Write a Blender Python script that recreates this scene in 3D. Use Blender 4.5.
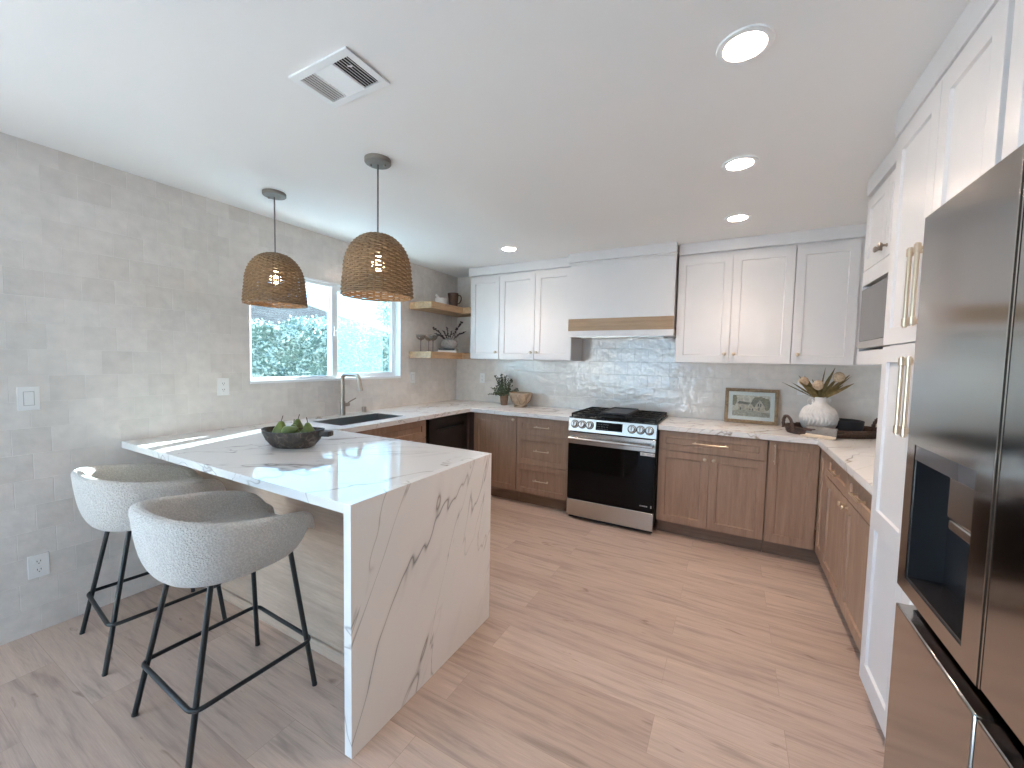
import bpy, math, random
from mathutils import Vector, Matrix
random.seed(7)
PI = math.pi
SC = bpy.context.scene
COL = SC.collection
for o in list(bpy.data.objects): bpy.data.objects.remove(o)

# ------------------------------------------------------------------ camera, world, sun, exposure
F, YAW, PITCH, ROLL = 399.637, 0.501035, 0.058256, 0.019168
cd = bpy.data.cameras.new('camera'); cam = bpy.data.objects.new('camera', cd); COL.objects.link(cam)
cd.sensor_fit = 'HORIZONTAL'; cd.sensor_width = 36.0; cd.lens = F * 36.0 / 1024.0
cd.clip_start = 0.02; cd.clip_end = 200
fw = Vector((-math.sin(YAW) * math.cos(PITCH), math.cos(YAW) * math.cos(PITCH), -math.sin(PITCH)))
rt = Vector((math.cos(YAW), math.sin(YAW), 0)); up = rt.cross(fw)
r2 = math.cos(ROLL) * rt + math.sin(ROLL) * up; u2 = -math.sin(ROLL) * rt + math.cos(ROLL) * up
cam.matrix_world = Matrix(((r2.x, u2.x, -fw.x, 3.01768), (r2.y, u2.y, -fw.y, -4.05759), (r2.z, u2.z, -fw.z, 1.4134), (0, 0, 0, 1)))
SC.camera = cam

SKY_STRENGTH = 3.0
SUN_STRENGTH = 60.0
CAN_STRENGTH = 90.0; SPOT_POWER = 16.5
BULB_STRENGTH = 22.0
SC.view_settings.view_transform = 'Standard'; SC.view_settings.look = 'None'
SC.view_settings.exposure = 1.32; SC.view_settings.gamma = 1.0; SC.view_settings.use_curve_mapping = False
SC.cycles.max_bounces = 9; SC.cycles.diffuse_bounces = 6; SC.cycles.glossy_bounces = 4
SC.cycles.transmission_bounces = 6; SC.cycles.transparent_max_bounces = 12
SC.cycles.sample_clamp_indirect = 6.0; SC.cycles.caustics_reflective = False; SC.cycles.caustics_refractive = False
SC.cycles.use_denoising = True

w = bpy.data.worlds.new('sky'); SC.world = w; w.use_nodes = True
nt = w.node_tree; nt.nodes.clear()
tc = nt.nodes.new('ShaderNodeTexCoord'); sx = nt.nodes.new('ShaderNodeSeparateXYZ'); rp = nt.nodes.new('ShaderNodeValToRGB')
bg = nt.nodes.new('ShaderNodeBackground'); wo = nt.nodes.new('ShaderNodeOutputWorld')
nt.links.new(tc.outputs['Generated'], sx.inputs[0]); nt.links.new(sx.outputs['Z'], rp.inputs[0])
rp.color_ramp.elements[0].color = (0.42, 0.70, 1.0, 1); rp.color_ramp.elements[0].position = 0.02
rp.color_ramp.elements[1].color = (0.36, 0.60, 1.0, 1); rp.color_ramp.elements[1].position = 0.9
nt.links.new(rp.outputs[0], bg.inputs[0]); bg.inputs[1].default_value = SKY_STRENGTH
nt.links.new(bg.outputs[0], wo.inputs[0])

sd = bpy.data.lights.new('sun', 'SUN'); sun = bpy.data.objects.new('sun', sd); COL.objects.link(sun)
sd.energy = SUN_STRENGTH; sd.angle = math.radians(0.6); sd.color = (1.0, 0.95, 0.86)
sun.location = (-4, 8, 7)
sun.rotation_euler = Vector((0.30, -1.0, -0.48)).to_track_quat('-Z', 'Y').to_euler()

# ------------------------------------------------------------------ materials
def new_mat(name):
    m = bpy.data.materials.new(name); m.use_nodes = True
    t = m.node_tree; t.nodes.clear()
    out = t.nodes.new('ShaderNodeOutputMaterial'); b = t.nodes.new('ShaderNodeBsdfPrincipled')
    t.links.new(b.outputs[0], out.inputs[0])
    return m, t, b
def nd(t, typ, **kw):
    n = t.nodes.new('ShaderNode' + typ)
    for k, v in kw.items():
        if k.startswith('i_'):
            key = k[2:].replace('_', ' ')
            n.inputs[key].default_value = v
        else: setattr(n, k, v)
    return n
def ramp(t, stops, interp='LINEAR'):
    n = t.nodes.new('ShaderNodeValToRGB'); cr = n.color_ramp; cr.interpolation = interp
    while len(cr.elements) < len(stops): cr.elements.new(0.5)
    for e, (p, c) in zip(cr.elements, stops):
        e.position = p; e.color = (c, c, c, 1) if isinstance(c, (int, float)) else tuple(c) + (1,)
    return n
def mixc(t, fac, a, b, blend='MIX'):
    n = t.nodes.new('ShaderNodeMix'); n.data_type = 'RGBA'; n.blend_type = blend
    for sock, v in ((n.inputs[0], fac), (n.inputs[6], a), (n.inputs[7], b)):
        if hasattr(v, 'is_linked'): t.links.new(v, sock)
        elif isinstance(v, (int, float)): sock.default_value = v
        else: sock.default_value = tuple(v) + (1,)
    return n.outputs[2]
def math_(t, op, a, b=None):
    n = t.nodes.new('ShaderNodeMath'); n.operation = op
    for i, v in enumerate((a, b)):
        if v is None: continue
        if hasattr(v, 'is_linked'): t.links.new(v, n.inputs[i])
        else: n.inputs[i].default_value = v
    return n.outputs[0]
def pos(t): return t.nodes.new('ShaderNodeNewGeometry').outputs['Position']
def objc(t): return t.nodes.new('ShaderNodeTexCoord').outputs['Object']
def mapping(t, src, scale=(1, 1, 1), rot=(0, 0, 0), loc=(0, 0, 0)):
    n = t.nodes.new('ShaderNodeMapping'); t.links.new(src, n.inputs[0])
    n.inputs['Scale'].default_value = scale; n.inputs['Rotation'].default_value = rot; n.inputs['Location'].default_value = loc
    return n.outputs[0]
def noise(t, vec, scale, detail=2, rough=0.5, dist=0.0):
    n = nd(t, 'TexNoise'); t.links.new(vec, n.inputs['Vector'])
    n.inputs['Scale'].default_value = scale; n.inputs['Detail'].default_value = detail
    n.inputs['Roughness'].default_value = rough; n.inputs['Distortion'].default_value = dist
    return n.outputs[0]
def bump(t, b, height, strength, distance):
    n = nd(t, 'Bump'); t.links.new(height, n.inputs['Height'])
    n.inputs['Strength'].default_value = strength; n.inputs['Distance'].default_value = distance
    t.links.new(n.outputs[0], b.inputs['Normal'])
def plain(name, col, rough=0.5, metal=0.0, spec=0.5, coat=0.0, vary=0.0, vscale=8.0, bumps=None, emit=None):
    m, t, b = new_mat(name)
    b.inputs['Roughness'].default_value = rough; b.inputs['Metallic'].default_value = metal
    b.inputs['Specular IOR Level'].default_value = spec; b.inputs['Coat Weight'].default_value = coat
    v = objc(t)
    n1 = noise(t, v, vscale, 3)
    lo = tuple(c * (1 - vary) for c in col); hi = tuple(min(1, c * (1 + vary)) for c in col)
    r = ramp(t, [(0.3, lo), (0.7, hi)]); t.links.new(n1, r.inputs[0]); t.links.new(r.outputs[0], b.inputs['Base Color'])
    if bumps: bump(t, b, noise(t, v, bumps[0], 3), bumps[1], bumps[2])
    if emit:
        b.inputs['Emission Color'].default_value = tuple(emit[0]) + (1,); b.inputs['Emission Strength'].default_value = emit[1]
    return m

def tile_mat(name, axis, c1, c2, grout):
    m, t, b = new_mat(name)
    s = nd(t, 'SeparateXYZ'); t.links.new(pos(t), s.inputs[0])
    c = nd(t, 'CombineXYZ'); t.links.new(s.outputs[axis], c.inputs[0]); t.links.new(s.outputs['Z'], c.inputs[1])
    v = mapping(t, c.outputs[0], loc=(0.035, 0.0, 0))
    br = nd(t, 'TexBrick', offset=0.5, squash=1.0); t.links.new(v, br.inputs['Vector'])
    for k, x in (('Scale', 1.0), ('Brick Width', 0.130), ('Row Height', 0.1295), ('Mortar Size', 0.0016), ('Mortar Smooth', 0.6), ('Bias', 0.0)):
        br.inputs[k].default_value = x
    br.inputs['Color1'].default_value = tuple(c1) + (1,); br.inputs['Color2'].default_value = tuple(c2) + (1,); br.inputs['Mortar'].default_value = tuple(grout) + (1,)
    big = noise(t, c.outputs[0], 16, 4)
    rr = ramp(t, [(0.3, 0.93), (0.7, 1.04)]); t.links.new(big, rr.inputs[0])
    t.links.new(mixc(t, 1.0, br.outputs['Color'], rr.outputs[0], 'MULTIPLY'), b.inputs['Base Color'])
    b.inputs['Roughness'].default_value = 0.05; b.inputs['Specular IOR Level'].default_value = 0.2
    # hand-made surface: broad waves, edge pillowing from the joints, small pits
    h = math_(t, 'ADD', math_(t, 'MULTIPLY', noise(t, c.outputs[0], 13, 2, 0.5, 0.3), 1.0), math_(t, 'MULTIPLY', noise(t, c.outputs[0], 45, 2), 0.22))
    sc = nd(t, 'SeparateXYZ'); t.links.new(br.outputs['Color'], sc.inputs[0])
    h2 = math_(t, 'ADD', h, math_(t, 'MULTIPLY', br.outputs['Fac'], -0.35))
    bump(t, b, h2, 0.55, 0.006)
    b.inputs['Coat Weight'].default_value = 1.0; b.inputs['Coat Roughness'].default_value = 0.03; b.inputs['Coat IOR'].default_value = 1.6
    cb_ = nd(t, 'Bump'); t.links.new(h2, cb_.inputs['Height']); cb_.inputs['Strength'].default_value = 1.0; cb_.inputs['Distance'].default_value = 0.007
    t.links.new(cb_.outputs[0], b.inputs['Coat Normal'])
    return m
TILE_L = tile_mat('zellige_tile_side', 'Y', (0.80, 0.75, 0.705), (0.715, 0.665, 0.62), (0.81, 0.77, 0.725))
TILE_B = tile_mat('zellige_tile_back', 'X', (0.82, 0.765, 0.71), (0.775, 0.72, 0.665), (0.81, 0.77, 0.725))

def quartz_mat(name, rot, stretch, warm):
    m, t, b = new_mat(name)
    v = pos(t)
    rv = mapping(t, v, (1, 1, 1), rot)
    vv = mapping(t, rv, stretch)
    def vein(scale, width, dist, det, off):
        n = noise(t, mapping(t, vv, loc=(off, off * 2, -off)), scale, det, 0.55, dist)
        d = math_(t, 'ABSOLUTE', math_(t, 'SUBTRACT', n, 0.5))
        r = ramp(t, [(0.0, 1.0), (width * 0.3, 0.5), (width, 0.0)]); t.links.new(d, r.inputs[0]); return r.outputs[0]
    mask = ramp(t, [(0.40, 0.0), (0.54, 1.0)]); t.links.new(noise(t, mapping(t, vv, loc=(3, 1, 2)), 2.3, 2), mask.inputs[0])
    mask2 = ramp(t, [(0.42, 0.0), (0.54, 1.0)]); t.links.new(noise(t, mapping(t, vv, loc=(9, 4, 2)), 1.9, 2), mask2.inputs[0])
    v1 = math_(t, 'MULTIPLY', vein(1.9, 0.009, 0.5, 4.0, 0.7), mask.outputs[0])
    v2 = math_(t, 'MULTIPLY', vein(2.6, 0.007, 0.6, 4.2, 5.3), mask2.outputs[0])
    v3 = math_(t, 'MULTIPLY', vein(2.2, 0.007, 0.5, 4.0, 11.3), math_(t, 'SUBTRACT', 1.0, mask.outputs[0]))
    soft = math_(t, 'MULTIPLY', vein(1.9, 0.04, 0.5, 4.0, 0.7), math_(t, 'MULTIPLY', mask.outputs[0], 0.22))
    tint = ramp(t, [(0.40, (0.20, 0.20, 0.21)), (0.62, (0.33, 0.25, 0.18))]); t.links.new(noise(t, v, 3.0, 1), tint.inputs[0])
    base = warm
    c1 = mixc(t, soft, base, (0.50, 0.49, 0.49))
    fac = math_(t, 'MINIMUM', math_(t, 'ADD', math_(t, 'MULTIPLY', v1, 0.85), math_(t, 'ADD', math_(t, 'MULTIPLY', v2, 0.6), math_(t, 'MULTIPLY', v3, 0.7))), 1.0)
    t.links.new(mixc(t, fac, c1, tint.outputs[0]), b.inputs['Base Color'])
    b.inputs['Roughness'].default_value = 0.06; b.inputs['Specular IOR Level'].default_value = 0.32
    return m
QUARTZ = quartz_mat('white_veined_quartz', (0.15, 0.2, -0.75), (0.36, 1.0, 1.0), (0.80, 0.78, 0.765))
QUARTZ_END = quartz_mat('white_veined_quartz_end', (0.437, 0.0, 0.0), (1.0, 1.0, 0.22), (0.86, 0.835, 0.815))

def floor_mat():
    m, t, b = new_mat('oak_plank_floor')
    v = pos(t)
    br = nd(t, 'TexBrick', offset=0.37, offset_frequency=2, squash=1.0); t.links.new(mapping(t, v, loc=(0.4, 0.06, 0)), br.inputs['Vector'])
    for k, x in (('Scale', 1.0), ('Brick Width', 1.22), ('Row Height', 0.182), ('Mortar Size', 0.0009), ('Mortar Smooth', 0.2), ('Bias', 0.0)):
        br.inputs[k].default_value = x
    br.inputs['Color1'].default_value = (0, 0, 0, 1); br.inputs['Color2'].default_value = (1, 1, 1, 1); br.inputs['Mortar'].default_value = (0.5, 0.5, 0.5, 1)
    rnd = nd(t, 'SeparateColor'); t.links.new(br.outputs['Color'], rnd.inputs[0])
    off = nd(t, 'CombineXYZ'); t.links.new(math_(t, 'MULTIPLY', rnd.outputs[0], 7.0), off.inputs[0]); t.links.new(math_(t, 'MULTIPLY', rnd.outputs[0], 3.0), off.inputs[2])
    va = nd(t, 'VectorMath', operation='ADD'); t.links.new(v, va.inputs[0]); t.links.new(off.outputs[0], va.inputs[1])
    g = noise(t, mapping(t, va.outputs[0], (1.1, 14, 1)), 2.2, 5, 0.6, 0.5)
    fine = noise(t, mapping(t, va.outputs[0], (4, 120, 1)), 3.0, 3, 0.6)
    base = ramp(t, [(0.0, (0.475, 0.35, 0.285)), (0.5, (0.525, 0.395, 0.325)), (1.0, (0.575, 0.44, 0.365))]); t.links.new(rnd.outputs[0], base.inputs[0])
    gr = ramp(t, [(0.25, 0.62), (0.48, 0.97), (0.75, 1.12)]); t.links.new(g, gr.inputs[0])
    fr = ramp(t, [(0.3, 0.9), (0.7, 1.06)]); t.links.new(fine, fr.inputs[0])
    c = mixc(t, 1.0, mixc(t, 1.0, base.outputs[0], gr.outputs[0], 'MULTIPLY'), fr.outputs[0], 'MULTIPLY')
    kn = ramp(t, [(0.66, 0.0), (0.74, 1.0)]); t.links.new(noise(t, mapping(t, va.outputs[0], (2.2, 11, 1)), 1.7, 3, 0.6, 0.8), kn.inputs[0])
    c = mixc(t, math_(t, 'MULTIPLY', kn.outputs[0], 0.7), c, (0.22, 0.14, 0.10))
    c = mixc(t, math_(t, 'MULTIPLY', br.outputs['Fac'], 0.5), c, (0.25, 0.17, 0.12))
    t.links.new(c, b.inputs['Base Color'])
    b.inputs['Roughness'].default_value = 0.42; b.inputs['Specular IOR Level'].default_value = 0.4
    bump(t, b, math_(t, 'ADD', fine, math_(t, 'MULTIPLY', br.outputs['Fac'], -0.6)), 0.15, 0.002)
    return m
FLOOR = floor_mat()

def wood_mat(name, dark, mid, light, scale=(18, 18, 1.2), rough=0.5, world=True, k=1.0):
    m, t, b = new_mat(name)
    v = pos(t) if world else objc(t)
    g = noise(t, mapping(t, v, scale), 2.0, 5, 0.62, 0.4)
    f = noise(t, mapping(t, v, tuple(s * 6 for s in scale)), 2.0, 2, 0.6)
    r = ramp(t, [(0.28, dark), (0.5, mid), (0.74, light)]); t.links.new(g, r.inputs[0])
    r2 = ramp(t, [(0.3, 0.9), (0.7, 1.06)]); t.links.new(f, r2.inputs[0])
    t.links.new(mixc(t, k, r.outputs[0], r2.outputs[0], 'MULTIPLY'), b.inputs['Base Color'])
    b.inputs['Roughness'].default_value = rough
    bump(t, b, f, 0.08, 0.001)
    return m
OAK = wood_mat('oak_cabinet', (0.29, 0.178, 0.12), (0.355, 0.225, 0.155), (0.42, 0.275, 0.195))
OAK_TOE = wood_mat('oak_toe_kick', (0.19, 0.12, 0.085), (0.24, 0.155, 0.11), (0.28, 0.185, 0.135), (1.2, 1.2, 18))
OAK_PANEL = wood_mat('oak_panel', (0.42, 0.31, 0.235), (0.50, 0.38, 0.295), (0.56, 0.435, 0.345), (1.0, 1.0, 9), 0.45)
OAK_BAND = wood_mat('oak_band', (0.30, 0.195, 0.115), (0.36, 0.24, 0.145), (0.41, 0.28, 0.175), (1.5, 20, 20))
SHELF_WOOD = wood_mat('shelf_wood', (0.26, 0.15, 0.075), (0.42, 0.26, 0.14), (0.55, 0.36, 0.21), (14, 2.0, 14), 0.55)
WHITE_CAB = plain('white_cabinet_paint', (0.71, 0.69, 0.69), 0.38, vary=0.01)
WHITE_PLATE = plain('white_plate_plastic', (0.83, 0.82, 0.80), 0.3)
CEIL = plain('ceiling_paint', (0.86, 0.85, 0.84), 0.9, vary=0.01, vscale=2, bumps=(110, 0.1, 0.003))
WALLP = plain('white_wall_paint', (0.74, 0.73, 0.71), 0.85, vary=0.01, bumps=(120, 0.15, 0.003))
VINYL = plain('white_vinyl', (0.86, 0.87, 0.87), 0.3)
BRASS = plain('champagne_brass', (0.64, 0.52, 0.39), 0.3, 1.0, vary=0.03)
NICKEL = plain('brushed_nickel', (0.36, 0.30, 0.25), 0.34, 1.0, vary=0.04)
PEWTER = plain('weathered_pewter', (0.24, 0.215, 0.19), 0.45, 0.6)
CORD = plain('grey_cord', (0.16, 0.145, 0.13), 0.5)
STEEL = plain('stainless_steel', (0.53, 0.505, 0.475), 0.27, 1.0, vary=0.03, vscale=3)
STEEL_SINK = plain('sink_steel', (0.40, 0.41, 0.41), 0.34, 1.0, vary=0.03)
def brushed(name, col, rough):
    m, t, b = new_mat(name)
    v = pos(t); n = noise(t, mapping(t, v, (300, 2.0, 300)), 1.0, 2)
    r = ramp(t, [(0.3, tuple(c * 0.985 for c in col)), (0.7, tuple(c * 1.015 for c in col))]); t.links.new(n, r.inputs[0])
    t.links.new(r.outputs[0], b.inputs['Base Color'])
    b.inputs['Metallic'].default_value = 1.0; b.inputs['Roughness'].default_value = rough
    bump(t, b, noise(t, v, 1.6, 1), 0.04, 0.02)
    return m
FRIDGE = brushed('dark_brushed_steel', (0.42, 0.40, 0.38), 0.13)
FRIDGE_DARK = plain('dark_recess_plastic', (0.02, 0.02, 0.022), 0.25)
BLACK_GLASS = plain('black_glass', (0.004, 0.004, 0.005), 0.05, spec=0.16)
BLACK_IRON = plain('cast_iron', (0.014, 0.014, 0.014), 0.65, spec=0.3, vary=0.2)
BLACK_ENAMEL = plain('black_enamel', (0.012, 0.012, 0.013), 0.18)
GRIDDLE = plain('griddle_plate', (0.05, 0.05, 0.055), 0.4)
BLACK_METAL = plain('black_powder_coat', (0.012, 0.012, 0.013), 0.42)
DW = plain('black_stainless', (0.055, 0.05, 0.048), 0.32, 0.8, vary=0.05)
MW_GLASS = plain('microwave_glass', (0.11, 0.105, 0.11), 0.16, 0.3)
DARK_GAP = plain('dark_shadow_filler', (0.06, 0.04, 0.035), 0.7)  # corner filler, the gap's shade put into its dark colour
def boucle():
    m, t, b = new_mat('cream_boucle')
    v = objc(t)
    n = noise(t, v, 175, 2, 0.6, 1.2)
    vo = nd(t, 'TexVoronoi'); t.links.new(v, vo.inputs['Vector']); vo.inputs['Scale'].default_value = 150
    h = math_(t, 'ADD', n, math_(t, 'MULTIPLY', vo.outputs['Distance'], -0.8))
    r = ramp(t, [(0.0, (0.79, 0.735, 0.685)), (0.2, (0.90, 0.845, 0.79)), (0.5, (0.95, 0.90, 0.85))]); t.links.new(h, r.inputs[0])
    t.links.new(r.outputs[0], b.inputs['Base Color'])
    b.inputs['Roughness'].default_value = 0.95; b.inputs['Specular IOR Level'].default_value = 0.1
    b.inputs['Sheen Weight'].default_value = 0.25
    bump(t, b, h, 0.95, 0.009)
    return m
BOUCLE = boucle()
RATTAN = wood_mat('rattan_weave', (0.125, 0.070, 0.033), (0.235, 0.145, 0.072), (0.34, 0.225, 0.12), (30, 30, 60), 0.6, world=False)
def emis(name, col, s):
    m, t, b = new_mat(name); t.nodes.remove(b)
    e = nd(t, 'Emission'); e.inputs[0].default_value = tuple(col) + (1,); e.inputs[1].default_value = s
    t.links.new(e.outputs[0], [n for n in t.nodes if n.type == 'OUTPUT_MATERIAL'][0].inputs[0]); return m
LENS = emis('downlight_lens', (1.0, 0.79, 0.63), CAN_STRENGTH)
BULB = emis('warm_bulb', (1.0, 0.72, 0.42), BULB_STRENGTH)
def pane(name, tint, haze, hazecol):
    m, t, b = new_mat(name); t.nodes.remove(b)
    out = [n for n in t.nodes if n.type == 'OUTPUT_MATERIAL'][0]
    tr = nd(t, 'BsdfTransparent'); tr.inputs[0].default_value = tuple(tint) + (1,)
    gl = nd(t, 'BsdfGlossy'); gl.inputs['Roughness'].default_value = 0.0
    lw = nd(t, 'LayerWeight'); lw.inputs[0].default_value = 0.5
    fr = math_(t, 'ADD', math_(t, 'MULTIPLY', math_(t, 'POWER', lw.outputs['Facing'], 5.0), 0.9), 0.035)
    mx = nd(t, 'MixShader'); t.links.new(fr, mx.inputs[0]); t.links.new(tr.outputs[0], mx.inputs[1]); t.links.new(gl.outputs[0], mx.inputs[2])
    last = mx.outputs[0]
    if haze:
        tl = nd(t, 'BsdfTranslucent'); tl.inputs[0].default_value = tuple(hazecol) + (1,)
        m2 = nd(t, 'MixShader'); m2.inputs[0].default_value = haze
        t.links.new(last, m2.inputs[1]); t.links.new(tl.outputs[0], m2.inputs[2]); last = m2.outputs[0]
    t.links.new(last, out.inputs[0]); return m
GLASS = pane('window_glass', (0.95, 0.98, 0.98), 0, None)
GLASS_TINT = pane('tinted_window_glass', (0.76, 0.87, 0.91), 0, None)
SCREEN = pane('insect_screen', (0.9, 0.95, 0.95), 0.10, (0.35, 0.45, 0.46))
SMOKE_GLASS = pane('smoked_glass', (0.80, 0.77, 0.75), 0, None)
SMOKE_DARK = plain('dark_wine_glass_stem', (0.03, 0.025, 0.025), 0.1)
PEAR = plain('green_pear_skin', (0.125, 0.17, 0.035), 0.38, vary=0.28, vscale=22)
STEM = plain('brown_stem', (0.07, 0.045, 0.025), 0.7)
def rustic():
    m, t, b = new_mat('rustic_dark_wood')
    v = objc(t); n = noise(t, v, 26, 5, 0.65, 0.6)
    r = ramp(t, [(0.35, (0.018, 0.014, 0.012)), (0.55, (0.06, 0.045, 0.035)), (0.72, (0.24, 0.2, 0.17))]); t.links.new(n, r.inputs[0])
    t.links.new(r.outputs[0], b.inputs['Base Color']); b.inputs['Roughness'].default_value = 0.6; bump(t, b, n, 0.5, 0.004); return m
RUSTIC = rustic()
TERRA = plain('brown_clay', (0.27, 0.155, 0.105), 0.8, vary=0.15, vscale=30)
LEAF = plain('grey_green_leaf', (0.085, 0.115, 0.06), 0.55, vary=0.4, vscale=40)
LEAF_OLIVE = plain('dried_olive_leaf', (0.20, 0.145, 0.055), 0.7, vary=0.3, vscale=40)
PROTEA = plain('dried_flower_head', (0.52, 0.39, 0.27), 0.9, vary=0.25, vscale=90, bumps=(150, 0.6, 0.006))
CARVED = wood_mat('carved_mango_wood', (0.27, 0.185, 0.12), (0.42, 0.31, 0.22), (0.50, 0.39, 0.29), (9, 9, 9), 0.65, world=False)
CARVE_LINE = plain('carved_groove', (0.13, 0.085, 0.055), 0.8)
CERAMIC = plain('white_ribbed_ceramic', (0.70, 0.67, 0.645), 0.7, vary=0.06, vscale=30)
STONE = plain('grey_stoneware', (0.33, 0.31, 0.30), 0.75, vary=0.2, vscale=50)
BLACK_CERAMIC = plain('black_ceramic', (0.022, 0.024, 0.028), 0.55, vary=0.1)
WICKER = plain('dark_wicker', (0.075, 0.040, 0.028), 0.6, vary=0.4, vscale=60)
TOWEL = plain('grey_linen', (0.235, 0.22, 0.21), 0.95, vary=0.08, vscale=60, bumps=(400, 0.3, 0.002))
FRINGE = plain('cream_fringe', (0.74, 0.64, 0.52), 0.95, vary=0.1)
FRAME = wood_mat('antique_gold_frame', (0.17, 0.105, 0.05), (0.30, 0.20, 0.11), (0.44, 0.32, 0.2), (20, 20, 20), 0.35)
MATBOARD = plain('white_mat_board', (0.80, 0.78, 0.76), 0.8)
PIT_BROWN = plain('glazed_brown_ceramic', (0.085, 0.038, 0.022), 0.3, vary=0.3, vscale=20)
MARBLE_W = plain('white_marble', (0.86, 0.83, 0.80), 0.4, vary=0.05)
BOOK_W = plain('cream_book_cover', (0.68, 0.64, 0.60), 0.6)
BOOK_K = plain('black_book_cover', (0.02, 0.02, 0.022), 0.5)
PAPER = plain('book_pages', (0.75, 0.70, 0.62), 0.8, vary=0.05, vscale=200)
BRANCH = plain('dark_branch', (0.03, 0.02, 0.02), 0.7, vary=0.3)
SLOT = plain('slot_black', (0.02, 0.02, 0.02), 0.6)
GREY_LINE = plain('grey_line', (0.40, 0.39, 0.38), 0.6)
HEDGE = plain('hedge_leaf', (0.25, 0.30, 0.25), 0.5, vary=0.45, vscale=9)
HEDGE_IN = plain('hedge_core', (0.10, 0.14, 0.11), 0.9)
LAWN = plain('pale_patio', (0.34, 0.37, 0.40), 0.9, vary=0.1, vscale=2)
def shingle():
    m, t, b = new_mat('roof_shingle'); v = pos(t)
    s = nd(t, 'SeparateXYZ'); t.links.new(v, s.inputs[0]); c = nd(t, 'CombineXYZ'); t.links.new(s.outputs['Y'], c.inputs[0]); t.links.new(s.outputs['Z'], c.inputs[1])
    br = nd(t, 'TexBrick'); t.links.new(c.outputs[0], br.inputs['Vector'])
    for k, x in (('Scale', 1.0), ('Brick Width', 0.3), ('Row Height', 0.09), ('Mortar Size', 0.008)): br.inputs[k].default_value = x
    br.inputs['Color1'].default_value = (0.060, 0.058, 0.058, 1); br.inputs['Color2'].default_value = (0.042, 0.041, 0.042, 1); br.inputs['Mortar'].default_value = (0.025, 0.024, 0.024, 1)
    t.links.new(br.outputs['Color'], b.inputs['Base Color']); b.inputs['Roughness'].default_value = 0.9; b.inputs['Specular IOR Level'].default_value = 0.0; return m
SHINGLE = shingle()
STUCCO = plain('pale_stucco', (0.55, 0.52, 0.48), 0.9)
PAINT = {k: plain('watercolour_' + k, c, 0.85, vary=0.25, vscale=60) for k, c in dict(
    sky=(0.66, 0.58, 0.49), tree=(0.30, 0.25, 0.17), roof=(0.24, 0.205, 0.17), wall=(0.60, 0.49, 0.39), ink=(0.10, 0.09, 0.085), ground=(0.46, 0.40, 0.33)).items()}

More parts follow.
